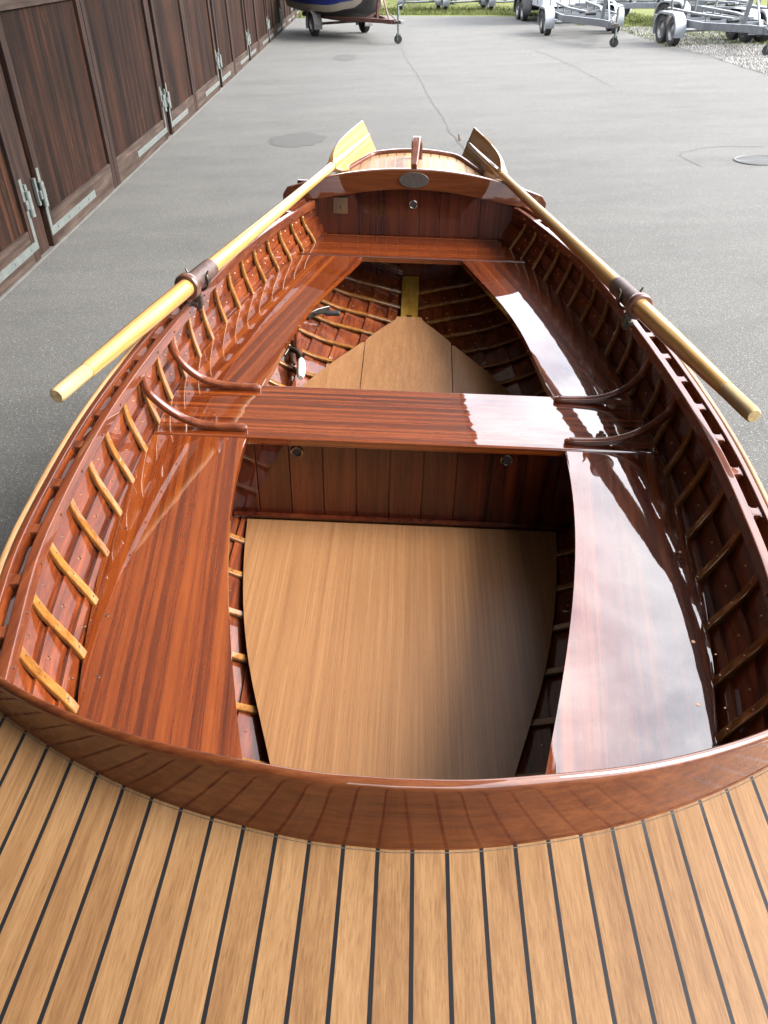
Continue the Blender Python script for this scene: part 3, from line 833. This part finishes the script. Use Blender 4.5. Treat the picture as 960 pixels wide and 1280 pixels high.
# fallen twig
c = wg(574, 176); bm = bmesh.new()
add_sweep(bm, [(0, 0, .004), (.004, .01, .028), (.0, .012, .055), (-.006, .015, .085)], circ(.012, 7), (1, 0, 0), scales=[.8, 1.3, 1.1, .3])
add_sweep(bm, [(.012, 0, .006), (.03, .0, .01)], circ(.01, 6), (0, 0, 1), scales=[1, .4])
tag(finish('dry_leaf', bm, plain('leaf_brown', (.09, .05, .03), .7, 0, 0, .4, 40), loc=(c[0], c[1], .002)), 'small curled brown leaf lying alone on the asphalt beyond the stern', 'leaf')

# ------------------------------------------------------------------ boat shed with wooden doors
def door_mat():
    m, nt, b = nmat('weathered_dark_boards'); v, v0 = objvec(nt)
    sx = nt.nodes.new('ShaderNodeSeparateXYZ'); L(nt, v0, sx.inputs[0])
    u = math_n(nt, 'DIVIDE', math_n(nt, 'ADD', sx.outputs[1], 50), .098)
    wn = N(nt, 'ShaderNodeTexWhiteNoise', noise_dimensions='1D'); L(nt, math_n(nt, 'FLOOR', u), wn.inputs['W'])
    fr = math_n(nt, 'ABSOLUTE', math_n(nt, 'SUBTRACT', math_n(nt, 'FRACT', u), .5))
    gr = math_n(nt, 'GREATER_THAN', fr, .445)
    n1 = noise(nt, mapping(nt, v, (30, 30, .9)), 1, 4, .6)
    n2 = noise(nt, mapping(nt, v, (150, 150, 4)), 1, 4, .6)
    n3 = noise(nt, mapping(nt, v, (2.2, 2.2, 1.1)), 1, 3, .6)
    f = math_n(nt, 'ADD', math_n(nt, 'MULTIPLY', n1, .5), math_n(nt, 'MULTIPLY', n2, .35))
    f = math_n(nt, 'ADD', f, math_n(nt, 'MULTIPLY', math_n(nt, 'SUBTRACT', wn.outputs['Value'], .5), .16))
    f = math_n(nt, 'ADD', f, math_n(nt, 'MULTIPLY', n3, .22))
    c = ramp(nt, f, [(.42, (.0045, .0028, .0025)), (.53, (.0122, .0066, .0049)), (.62, (.021, .0092, .0058)), (.78, (.050, .0195, .009))])
    wear = math_n(nt, 'MULTIPLY', math_n(nt, 'SUBTRACT', noise(nt, mapping(nt, v, (55, 55, 5)), 1, 5, .7), .60, clamp=True), 4, clamp=True)
    wear = math_n(nt, 'MULTIPLY', wear, math_n(nt, 'MULTIPLY', math_n(nt, 'SUBTRACT', n3, .42, clamp=True), 5, clamp=True))
    c = mixc(nt, wear, c, (.22, .085, .038))
    c = mixc(nt, gr, c, (.004, .003, .0025))
    L(nt, c, b.inputs['Base Color']); b.inputs['Roughness'].default_value = .75; b.inputs['Specular IOR Level'].default_value = .05
    bp = N(nt, 'ShaderNodeBump', Strength=.6, Distance=.003)
    L(nt, math_n(nt, 'SUBTRACT', n2, math_n(nt, 'MULTIPLY', gr, 1.5)), bp.inputs['Height']); L(nt, bp.outputs[0], b.inputs['Normal'])
    return m
def frame_mat(name, axis, a, b_, c_):
    return wood(name, (a, b_, c_), axis, 30, 1.2, 130, coat=0, rough=.65, pores=.4)
M['door'] = door_mat()
M['door_frame'] = frame_mat('dark_door_frame', 'Z', (.008, .0052, .0048), (.016, .0098, .008), (.034, .017, .0115))
M['door_rail'] = frame_mat('faded_bottom_rail', 'Y', (.016, .0105, .0085), (.030, .0205, .0165), (.052, .038, .031))
M['galv'] = plain('galvanised_steel', (.12, .135, .128), .5, .55, 0, .25, 18)
M['eave'] = wood('eave_boards', ((.022, .014, .010), (.040, .026, .017), (.06, .039, .026)), 'Y', 20, .8, 90, coat=0, rough=.8)
mm, nt_, b_ = nmat('awning_cloth')
tb = N(nt_, 'ShaderNodeBsdfTranslucent'); tb.inputs['Color'].default_value = (.03, .028, .025, 1)
df = N(nt_, 'ShaderNodeBsdfDiffuse'); vv_, _ = objvec(nt_, False)
L(nt_, ramp(nt_, noise(nt_, vv_, 3, 3), [(.3, (.05, .045, .04)), (.7, (.07, .065, .055))]), df.inputs['Color'])
ad = N(nt_, 'ShaderNodeAddShader'); L(nt_, tb.outputs[0], ad.inputs[0]); L(nt_, df.outputs[0], ad.inputs[1])
L(nt_, ad.outputs[0], nt_.nodes['Material Output'].inputs['Surface']); M['awning'] = mm
M['roof'] = plain('roof_sheet', (.16, .10, .08), .8, 0, 0, .3, 4)
M['plaster'] = plain('dark_timber_wall', (.05, .035, .028), .8, 0, 0, .4, 6)
M['concrete'] = plain('concrete_sill', (.055, .052, .047), .85, 0, 0, .3, 9, bump=.004)

WX = -2.90
shed = thing('boat_shed', 'long dark wooden boat shed with a row of double doors along the left', 'boat shed', (WX, 15, 0))
SOFF = (-WX, -15, 0)
def sp(name, bm, mats, smooth=35, parent=None):
    o = finish(name, bm, mats, parent or shed, smooth)
    if parent is None: o.location = SOFF
    return o
gaps = [(-11.7, .33), (-7.2, .33), (-2.6, .33), (2.25, .33), (7.045, .33), (12.27, .29), (16.97, .29), (21.36, .29), (25.73, .29), (29.6, .28), (33.6, .28), (37.35, .28)]
bm = bmesh.new()
add_box(bm, WX - 9, WX - .12, -11.9, 37.5, 0, 5.50, 0)
add_box(bm, WX - .118, WX - .005, -11.89, 37.49, 2.75, 5.498, 0)
sp('wall', bm, M['plaster'])
bm = bmesh.new(); add_box(bm, WX - .12, WX + .022, -11.8, 37.4, -.02, .014, 0, .006); sp('sill', bm, M['concrete'])
for gy_, w in gaps:
    bm = bmesh.new(); add_box(bm, WX - .11, WX - .018, gy_ - w / 2 + .035, gy_ + w / 2 - .035, .0145, 2.748, 0, .006); sp('door_post', bm, M['door_frame'])
def leaf(y0, y1, hinge_first):
    bm = bmesh.new()
    zt = 2.745; x = WX
    add_box(bm, x - .06, x - .020, y0 + .004, y1 - .004, .022, zt, 0)
    # stiles, rails standing a little proud
    add_box(bm, x - .0195, x + .012, y0 + .005, y0 + .125, .02, zt, 1, .004)
    add_box(bm, x - .0195, x + .012, y1 - .125, y1 - .005, .02, zt, 1, .004)
    add_box(bm, x - .0194, x + .010, y0 + .1265, y1 - .1265, .021, .275, 2, .005)
    add_box(bm, x - .0194, x + .010, y0 + .1265, y1 - .1265, 1.78, 2.0, 2, .005)
    d = sp('door', bm, [M['door'], M['door_frame'], M['door_rail']])
    # galvanised corner strap and hinge on the hinge side
    bm = bmesh.new(); s = 1 if hinge_first else -1; ye = y0 + .012 if hinge_first else y1 - .012
    a, b_ = sorted((ye, ye + s * .055)); add_box(bm, x + .0125, x + .0185, a, b_, .115, .66, 0, .002)
    ln = .62 * (y1 - y0); a, b_ = sorted((ye, ye + s * ln)); add_box(bm, x + .0105, x + .0183, a, b_, .105, .172, 0, .002)
    add_tube(bm, (x + .034, ye - s * .012, .36), (x + .034, ye - s * .012, .56), .024, 12)
    a, b_ = sorted((ye - s * .065, ye + s * .06)); add_box(bm, x + .0187, x + .036, a, b_, .425, .495, 0, .004)
    add_box(bm, x - .012, x + .014, min(ye - s * .085, ye - s * .045), max(ye - s * .085, ye - s * .045), .38, .60, 0, .003)
    for k in range(4): add_disc(bm, (x + .0183, ye + s * (.18 + .3 * k * ln / 1.3), .138), (1, 0, 0), .011, .004, 8)
    sp('hinge_strap', bm, M['galv'], 35, parent=d)
for (a, wa), (b_, wb) in zip(gaps[:-1], gaps[1:]):
    y0, y1 = a + wa / 2, b_ - wb / 2
    mid_ = y0 + (y1 - y0) * .448
    leaf(y0, mid_ - .003, True); leaf(mid_ + .003, y1, False)
def prism_y(bm, prof, y0, y1, mi=0):
    A = [bm.verts.new((x, y0, z)) for x, z in prof]; B = [bm.verts.new((x, y1, z)) for x, z in prof]; n = len(prof)
    for f in [bm.faces.new(A[::-1]), bm.faces.new(B)] + [bm.faces.new((A[i], A[(i + 1) % n], B[(i + 1) % n], B[i])) for i in range(n)]: f.material_index = mi
    bmesh.ops.recalc_face_normals(bm, faces=bm.faces)
bm = bmesh.new()
prism_y(bm, [(WX - 9.3, 7.6), (WX + .45, 5.56), (WX + .45, 5.60), (WX - 9.3, 7.70)], -12.4, 38.2)
sp('roof', bm, [M['eave']])
bm = bmesh.new()
bm.faces.new([bm.verts.new(p) for p in ((WX - .002, -14.0, 5.35), (2.0, -14.0, 5.0), (2.0, -5.0, 5.0), (1.70, .6, 5.0), (1.28, 8.9, 5.0), (1.10, 12.4, 5.0), (WX - .002, 12.4, 5.35))])
can = sp('canopy', bm, [M['awning']])
bm = bmesh.new()
add_sweep(bm, [(2.0, -14.0, 4.985), (2.0, -5.0, 4.985), (1.70, .6, 4.985), (1.28, 8.9, 4.985), (1.10, 12.4, 4.985)], rrect(.05, .05, .01), (0, 0, 1)); sp('awning_bar', bm, M['eave'], parent=can)
for y, xe in ((-13.9, 1.97), (-5.0, 1.97), (12.3, 1.08)):
    bm = bmesh.new(); prism_y(bm, [(WX - .002, 5.26), (xe, 4.93), (xe, 4.98), (WX - .002, 5.33)], y, y + .06); sp('rafter', bm, M['eave'], parent=can)

# ------------------------------------------------------------------ trailers
M['tyre'] = plain('tyre_rubber', (.018, .018, .019), .75, 0, 0, .3, 40)
M['rim'] = plain('steel_rim', (.17, .175, .175), .4, .6, 0, .2, 20)
M['galv2'] = plain('zinc_frame', (.15, .163, .175), .45, .45, 0, .2, 8)
M['fender'] = plain('pale_mudguard', (.15, .165, .177), .4, .1, 0, .1, 6)
M['rusty'] = plain('red_brown_frame', (.10, .045, .035), .6, .1, 0, .4, 12)
M['grey_fender'] = plain('grey_mudguard', (.13, .125, .12), .6, 0, 0, .3, 12)
M['black_fender'] = plain('black_mudguard', (.03, .03, .032), .5, 0, 0, .2, 12)

def wheel(parent, x, y, r, w, side):
    bm = bmesh.new()
    prof = [(r * .62, -w * .46), (r * .86, -w * .5), (r * .97, -w * .42), (r, -w * .25), (r, w * .25), (r * .97, w * .42), (r * .86, w * .5), (r * .62, w * .46)]
    n = 28; rg = []
    for i in range(n):
        a = 2 * math.pi * i / n
        rg.append([bm.verts.new((x + b_, y + math.cos(a) * q, r + math.sin(a) * q)) for q, b_ in prof])
    for i in range(n):
        A, B = rg[i], rg[(i + 1) % n]
        for j in range(len(prof) - 1): bm.faces.new((A[j], A[j + 1], B[j + 1], B[j]))
    bmesh.ops.recalc_face_normals(bm, faces=bm.faces)
    wh = finish('wheel', bm, M['tyre'], parent)
    bm = bmesh.new()
    prof = [(r * .62, -w * .46), (r * .64, w * .46), (r * .56, w * .40), (r * .50, w * .16), (r * .30, w * .22), (r * .16, w * .34), (.001, w * .36)]
    rg = []
    for i in range(n):
        a = 2 * math.pi * i / n
        rg.append([bm.verts.new((x + side * b_, y + math.cos(a) * q, r + math.sin(a) * q)) for q, b_ in prof])
    for i in range(n):
        A, B = rg[i], rg[(i + 1) % n]
        for j in range(len(prof) - 1): bm.faces.new((A[j], A[j + 1], B[j + 1], B[j]))
    bmesh.ops.recalc_face_normals(bm, faces=bm.faces)
    finish('rim', bm, M['rim'], wh)

def fender(parent, x, ys, r, w, mat, side):
    """arched mudguard over one or two wheels"""
    bm = bmesh.new(); R1 = r * 1.16; ya, yb = min(ys), max(ys)
    path = [(yb + R1 * math.cos(a), r + R1 * math.sin(a)) for a in np.linspace(R(-20), R(90), 12)] + [(ya + R1 * math.cos(a), r + R1 * math.sin(a)) for a in np.linspace(R(90), R(200), 12)]
    add_sweep(bm, [(x, y, z) for y, z in path], rrect(w, .012, .004), (1, 0, 0))
    # inner skirt facing the frame and a small outside lip
    lip = [bm.verts.new((x + side * w * .5, y, z)) for y, z in path]; lo = [bm.verts.new((x + side * w * .5, y * .93 + (ya + yb) / 2 * .07, r + (z - r) * .88)) for y, z in path]
    for i in range(len(path) - 1): bm.faces.new((lip[i], lip[i + 1], lo[i + 1], lo[i]))
    finish('mudguard', bm, mat, parent)

def jockey(parent, y, z, mat, x=.0):
    bm = bmesh.new()
    add_tube(bm, (x, y, .20), (x, y, z + .32), .03, 10); add_tube(bm, (x, y, z + .32), (x, y - .0, z + .36), .02, 8)
    add_tube(bm, (x, y, z + .35), (x + .12, y, z + .37), .012, 8)
    add_box(bm, x - .045, x - .037, y - .03, y + .05, .08, .24); add_box(bm, x + .037, x + .045, y - .03, y + .05, .08, .24)
    j = finish('jockey_stand', bm, mat, parent)
    bm = bmesh.new()
    for i_, (r0, r1, ww, mi) in enumerate(((.06, .105, .035, 0), (.0, .06, .028, 1))):
        add_tube(bm, (x - ww * .5, y + .03 - ww * .85, .105), (x + ww * .5, y + .03 + ww * .85, .105), r1, 22, mi)
    finish('jockey_wheel', bm, [M['tyre'], M['rim']], j)

def boat_trailer(label, px_wheel_y, loc, heading, track=1.75, ln=4.4, tandem=True, r=.30, zf=.46, fmat='galv2', fen='fender', post=True, bunks=True, group='empty boat trailers parked in the yard', posts=(), lean=0, arms=False, rear=False, name='boat_trailer'):
    """local frame: axle midpoint at origin, drawbar towards -Y"""
    t = thing(name, label, 'trailer', (loc[0], loc[1], loc[2] if len(loc) > 2 else .002), heading, group)
    ysw = (-.33, .33) if tandem else (0,)
    w = .17
    for s in (-1, 1):
        for y in ysw: wheel(t, s * track / 2, y, r, w, s)
        fender(t, s * track / 2, ysw, r, w * 1.5, M[fen], s)
    hx = track / 2 - .22
    fm = M[fmat]
    bm = bmesh.new()
    for s in (-1, 1):
        add_sweep(bm, [(s * hx, 1.5, zf), (s * hx, -1.4, zf), (s * .10, -ln + .7, zf), (s * .045, -ln + .2, zf)], rrect(.15 if fmat != 'rusty' else .10, .06, .008), (0, 0, 1))
    for y in (1.45, .6, -.5, -1.35): add_box(bm, -hx + .03, hx - .03, y - .03, y + .03, zf - .045, zf + .045)
    add_box(bm, -.05, .05, -ln + .06, -ln + .75, zf - .05, zf + .05)
    for y in ysw: add_tube(bm, (-track / 2 + .08, y, r), (track / 2 - .08, y, r), .035, 10)
    finish('frame', bm, fm, t, 30)
    bm = bmesh.new()
    add_tube(bm, (0, -ln + .1, zf), (0, -ln - .22, zf + .01), .035, 10); add_box(bm, -.05, .05, -ln - .32, -ln - .18, zf - .03, zf + .06, 0, .015)
    add_tube(bm, (0, -ln + .05, zf + .05), (0, -ln + .38, zf + .16), .015, 8)
    finish('coupling', bm, M['bronze'] if fmat != 'rusty' else M['galv'], t)
    jockey(t, -ln + .12, zf, M['galv'], .10)
    if post:
        bm = bmesh.new()
        add_sweep(bm, [(0, -ln + 1.25, zf), (0, -ln + .95, zf + .95)], rrect(.08, .08, .01), (1, 0, 0))
        add_tube(bm, (0, -ln + .45, zf), (0, -ln + .98, zf + .75), .022, 8)
        add_box(bm, -.09, .09, -ln + .82, -ln + .95, zf + .62, zf + .74, 0, .01)
        add_disc(bm, (-.14, -ln + .9, zf + .68), (1, 0, 0), .07, .28, 14)
        finish('winch_post', bm, fm, t)
    if bunks:
        for s in (-1, 1):
            bm = bmesh.new()
            add_sweep(bm, [(s * .42, 1.3, zf + .20), (s * .42, -.6, zf + .17), (s * .20, -1.8, zf + .15)], rrect(.05, .09, .01), (0, 0, 1))
            for y in (1.2, .2, -.8): add_tube(bm, (s * .42 if y > -.7 else s * .38, y, zf + .02), (s * .42 if y > -.7 else s * .38, y, zf + .18), .02, 8)
            finish('bunk', bm, fm, t)
        bm = bmesh.new()
        for y in (1.45, .6, -.5, -1.35): add_tube(bm, (-.13, y, zf + .09), (.13, y, zf + .09), .05, 12)
        finish('keel_rollers', bm, M['rubber'], t)
    for (x, y, h, ty) in posts:
        bm = bmesh.new(); add_tube(bm, (x, y, zf), (x + ty, y + ty * .3, zf + h), .03, 10); finish('guide_post', bm, M['galv'], t)
    if arms:
        for s in (-1, 1):
            bm = bmesh.new(); add_sweep(bm, [(s * .15, 1.45, zf + .1), (s * .8, 1.5, zf + .45)], rrect(.16, .05, .01), (0, 1, 0)); finish('light_arm', bm, M['white'], t)
    if rear:
        bm = bmesh.new(); add_box(bm, -.62, .62, 1.50, 1.53, zf + .02, zf + .16, 0, .006); finish('light_board', bm, M['fender'], t)
    return t

def heading_from(a, b): return math.atan2(b[0] - a[0], -(b[1] - a[1]))    # so that local -Y points from a to b
# near tandem trailer on the asphalt
w1 = np.array([5.70, 25.6]); j1 = np.array([5.62, 21.7])
boat_trailer('galvanised tandem boat trailer standing wholly on the asphalt, in front of the white box trailer', 0, (5.70, 25.75), heading_from(w1, j1), 1.85, 4.0, r=.30)
w2 = np.array([8.0, 22.1]); j2 = np.array([8.25, 19.2])
boat_trailer('galvanised tandem boat trailer standing on gravel at the right with upright guide posts', 0, (7.92, 22.15, .0), heading_from(w2, j2), 1.78, 3.1, r=.31, posts=((.55, .9, 1.2, .25), (-.5, .9, 1.1, -.1), (-.1, 1.2, 1.2, .08), (.2, 1.2, 1.2, .05)))
boat_trailer('boat trailer on the grass behind the two tandem ones, with pale raised light boards', 0, (7.5, 29.2, -.004), R(62), 1.7, 3.6, tandem=False, r=.29, arms=True, post=False)
boat_trailer('boat trailer on rough grass behind the gravel, mostly hidden by nearer trailers', 0, (9.4, 27.2, -.004), R(20), 1.7, 3.6, r=.29, posts=((.6, 1.2, 1.3, .1), (-.6, 1.2, 1.3, -.15), (.6, -1, 1.2, .2)))
boat_trailer('boat trailer with dark wheels at the right picture edge, beside the gravel', 0, (9.95, 21.9, -.004), R(8), 1.6, 3.4, tandem=False, r=.31, post=True, posts=((-.5, .4, 1.2, -.2), (.3, .4, 1.2, .15)))
# far row on the grass
LBL = ['galvanised trailer on the grass, leftmost of the far row beside the motorboat', 'galvanised trailer on the grass, second from the left in the far row', 'galvanised trailer on the grass, last of the far row, beside the white box trailer']
for i, px in enumerate((525, 581, 638)):
    c = wg(px, 13.5)
    LB_ = LBL[i]
    boat_trailer(LB_, 0, (c[0], c[1] + .3, -.004), R((176, 183, 186)[i]), 1.50, 3.0, tandem=False, r=.29, post=(i != 1), rear=True, group='trailers in the far row on the grass')

# trailer carrying the moored boat, and that boat
hd = R(24)
bt = boat_trailer('red-brown single axle trailer carrying the blue and cream motorboat', 0, (-1.0, 28.0), hd, 1.62, 4.0, tandem=False, r=.31, zf=.50, fmat='rusty', fen='grey_fender', post=True, bunks=False, group=None)
bt['category'] = 'trailer'
bm = bmesh.new()
def mh(bm, cols):
    prev = None; st = np.linspace(0, 1, 26)
    for s in st:
        y = 2.4 - s * 5.2
        b_ = float(interp(s, [0, .3, .6, .8, .92, 1], [.90, 1.0, .95, .68, .36, .02])); zk_ = float(interp(s, [0, .5, .8, .93, 1], [.70, .66, .74, .95, 1.5])); zs_ = float(interp(s, [0, .5, 1], [1.62, 1.64, 1.86]))
        zc = zk_ + .07
        lv = [(0, zk_), (b_ * .55, zc), (b_ * .86, zc + .12), (b_ * .93, zc + .29), (b_ * .985, zs_ - .38), (b_, zs_ - .12), (b_ * 1.03, zs_ - .06), (b_, zs_)]
        lv = [(x, max(z, zk_)) for x, z in lv]
        ring = [bm.verts.new((-x, y, z)) for x, z in lv[::-1]] + [bm.verts.new((x, y, z)) for x, z in lv[1:]]
        if prev:
            for j in range(len(ring) - 1):
                f = bm.faces.new((prev[j], ring[j], ring[j + 1], prev[j + 1])); k = min(j, len(ring) - 2 - j); f.material_index = (2, 2, 2, 2, 1, 0, 0)[k]
        else: f = bm.faces.new(ring); f.material_index = 1
        prev = ring
    bmesh.ops.recalc_face_normals(bm, faces=bm.faces)
mbt = thing('motorboat', 'motorboat with blue topside, cream band and dark bottom, on a red-brown trailer', 'motorboat', (-1.0, 28.0, -.20), hd)
mh(bm, 0)
finish('hull', bm, [plain('antifouling', (.035, .034, .034), .6, 0, 0, .3, 6), plain('cream_gelcoat', (.30, .265, .21), .35, 0, .3, .1, 3), plain('blue_gelcoat', (.012, .03, .17), .3, 0, .5, .1, 3)], mbt, 35)
bm = bmesh.new(); add_sweep(bm, [(0, 2.38 - i * .2, 1.66 + .2 * max(i / 24 - .5, 0) * .8) for i in range(25)], rrect(1.7, .05, .02), (1, 0, 0), scales=[(float(interp(i / 24, [0, .3, .6, .8, .92, 1], [.98, 1.1, 1.04, .74, .36, .06])), 1) for i in range(25)])
finish('deck', bm, M['white'], mbt)
bm = bmesh.new(); add_sweep(bm, [(0, .9, 1.7), (0, -.7, 1.7)], rrect(1.2, .9, .15), (1, 0, 0), scales=[1, .8]); finish('cabin', bm, M['white'], mbt)
for s in (-1, 1):
    for y in (1.2, -.6):
        bm = bmesh.new(); add_box(bm, s * .45 - .06, s * .45 + .06, y - .15, y + .15, .552, .64, 0, .01)
        finish('cradle_pad', bm, M['rusty'], bt)

# white box trailer
bx = thing('box_trailer', 'white box trailer with black mudguards and twin wheels behind the boat trailers', 'trailer', (5.95, 31.1, .002), R(4))
for s in (-1, 1):
    for y in (-.36, .36): wheel(bx, s * 1.02, y, .31, .18, s)
    fender(bx, s * 1.02, (-.36, .36), .31, .27, M['black_fender'], s)
bm = bmesh.new(); add_box(bm, -.86, .86, -2.0, 2.2, .44, 2.5, 0, .03); finish('body', bm, plain('white_panel', (.36, .385, .41), .35, 0, .2, .05, 3), bx)
bm = bmesh.new()
for x in (-.6, -.3, 0, .3, .6): add_box(bm, x - .012, x + .012, -2.012, -1.999, .50, 2.46)
for y in (-1.4, -.7, 0, .7, 1.4):
    add_box(bm, -.8725, -.859, y - .012, y + .012, .50, 2.46)
finish('panel_seams', bm, M['rim'], bx)
bm = bmesh.new()
for s in (-1, 1): add_box(bm, s * .6 - .03, s * .6 + .03, -2.0, 2.1, .34, .438)
add_sweep(bm, [(0, -1.9, .39), (0, -3.2, .42)], rrect(.1, .1, .01), (1, 0, 0))
add_tube(bm, (-.9, -.36, .31), (.9, -.36, .31), .03); add_tube(bm, (-.9, .36, .31), (.9, .36, .31), .03)
finish('chassis', bm, M['black_fender'], bx)

# rowing boat's own road trailer (out of sight beneath it)
rt = boat_trailer('low trailer hidden under the varnished rowing boat', 0, (.10, 1.9, .002), R(0), 1.3, 2.9, tandem=False, r=.24, zf=.30, post=False, bunks=False, group=None)
bm = bmesh.new()
for y, z in ((-.6, .47), (.9, .50)):
    add_box(bm, -.45, .45, y - .05, y + .05, .352, z - .06); add_box(bm, -.06, .06, y - .05, y + .05, z - .062, z + .005)
finish('cradle', bm, M['rubber'], rt)

# grass blades along the yard's edges (countless)
def grass_mesh(n):
    V, F = [], []
    for _ in range(n):
        u = random.random()
        if u < .45: x = random.uniform(-3.2, 6.5); y = 35.6 - max(x - 1, 0) * .55 - max(x - 4.4, 0) * .5 + abs(random.gauss(0, 2.2)); h = random.uniform(.03, .13)
        elif u < .62: x = random.uniform(6.2, 9.0); y = random.uniform(28, 36); h = random.uniform(.03, .1)
        elif u < .85: x = random.uniform(8.0, 14); y = random.uniform(20.5, 31); h = random.uniform(.02, .08)
        else: x = random.uniform(6.9, 10.5); y = random.uniform(21.5, 28); h = random.uniform(.02, .07)
        if x > 7 and y < 21 + .0: h *= .4
        w = random.uniform(.004, .011); a = random.uniform(0, math.pi); lx, ly = random.gauss(0, .35) * h, random.gauss(0, .35) * h
        z = max(hz(x, y), -.004); k = len(V); cx, cy = math.cos(a) * w, math.sin(a) * w
        V += [(x - cx, y - cy, z), (x + cx, y + cy, z), (x + lx * .4 + cx * .7, y + ly * .4 + cy * .7, z + h * .6), (x + lx * .4 - cx * .7, y + ly * .4 - cy * .7, z + h * .6), (x + lx, y + ly, z + h)]
        F += [(k, k + 1, k + 2, k + 3), (k + 3, k + 2, k + 4)]
    me = bpy.data.meshes.new('grass'); me.from_pydata(V, [], F); me.materials.append(M['grass'])
    o = bpy.data.objects.new('grass', me); COL.objects.link(o); o['kind'] = 'stuff'; o['label'] = 'unmown grass along the far edge of the yard'; o['category'] = 'grass'
grass_mesh(42000)
def stones(n):
    V, F = [], []
    for _ in range(n):
        y = random.uniform(14, 27); x = GE(y) + .05 + abs(random.gauss(0, 1.3)); s = random.uniform(.012, .045)
        k = len(V); V += [(x - s, y, 0), (x, y - s, 0), (x + s, y, 0), (x, y + s, 0), (x + random.uniform(-.3, .3) * s, y, s * random.uniform(.5, 1.1))]
        F += [(k, k + 1, k + 4), (k + 1, k + 2, k + 4), (k + 2, k + 3, k + 4), (k + 3, k, k + 4)]
    me = bpy.data.meshes.new('gravel_stones'); me.from_pydata(V, [], F); me.materials.append(plain('pale_stone', (.14, .138, .13), .9, 0, 0, .45, 2))
    o = bpy.data.objects.new('gravel_stones', me); COL.objects.link(o); o['kind'] = 'stuff'; o['label'] = 'loose pale gravel beside the asphalt'; o['category'] = 'gravel'
stones(9000)

# ================================================================== SKY, SUN, CAMERA
W = bpy.data.worlds.new('World'); SC.world = W; W.use_nodes = True
nt = W.node_tree; bg = nt.nodes['Background']
sky = nt.nodes.new('ShaderNodeTexSky'); sky.sky_type = 'NISHITA'; sky.sun_disc = False
SUN_EL, SUN_AZ = 37, 96         # azimuth clockwise from +Y
sky.sun_elevation = R(SUN_EL); sky.sun_rotation = R(SUN_AZ); sky.air_density = 1; sky.dust_density = 2.5
tc = nt.nodes.new('ShaderNodeTexCoord')
cl = noise(nt, mapping(nt, tc.outputs['Generated'], (2.2, 2.2, 4)), 1.6, 6, .55, .3)
cover = math_n(nt, 'MULTIPLY', math_n(nt, 'SUBTRACT', cl, .28, clamp=True), 3.2, clamp=True)
shade = ramp(nt, noise(nt, mapping(nt, tc.outputs['Generated'], (3, 3, 6), (4, 2, 1)), 1.3, 5, .55), [(.3, (8.2, 8.3, 9.0)), (.7, (11.6, 11.3, 11.4))])
sk = mixc(nt, cover, sky.outputs[0], shade)
L(nt, sk, bg.inputs['Color']); bg.inputs['Strength'].default_value = .058
sd = bpy.data.lights.new('sun', 'SUN'); sd.energy = 1.5; sd.angle = R(34); sd.color = (1, .96, .9)
so = bpy.data.objects.new('sun', sd); COL.objects.link(so)
dv = Vector((math.sin(R(SUN_AZ)) * math.cos(R(SUN_EL)), math.cos(R(SUN_AZ)) * math.cos(R(SUN_EL)), math.sin(R(SUN_EL))))
so.rotation_euler = dv.to_track_quat('Z', 'Y').to_euler(); so.location = dv * 30

cd = bpy.data.cameras.new('camera'); cam = bpy.data.objects.new('camera', cd); COL.objects.link(cam)
rm = Matrix([[CAMR[i, 0], CAMR[i, 1], -CAMR[i, 2], 0] for i in range(3)] + [[0, 0, 0, 1]])
cam.matrix_world = Matrix.Translation(CAMP) @ rm
cd.sensor_fit = 'VERTICAL'; cd.sensor_height = 36; cd.lens = 36 * 1000 / 1280; cd.clip_start = .02; cd.clip_end = 2000
SC.camera = cam
SC.view_settings.view_transform = 'Standard'; SC.view_settings.look = 'None'; SC.view_settings.exposure = 3.7; SC.view_settings.gamma = 1
SC.view_settings.use_curve_mapping = False
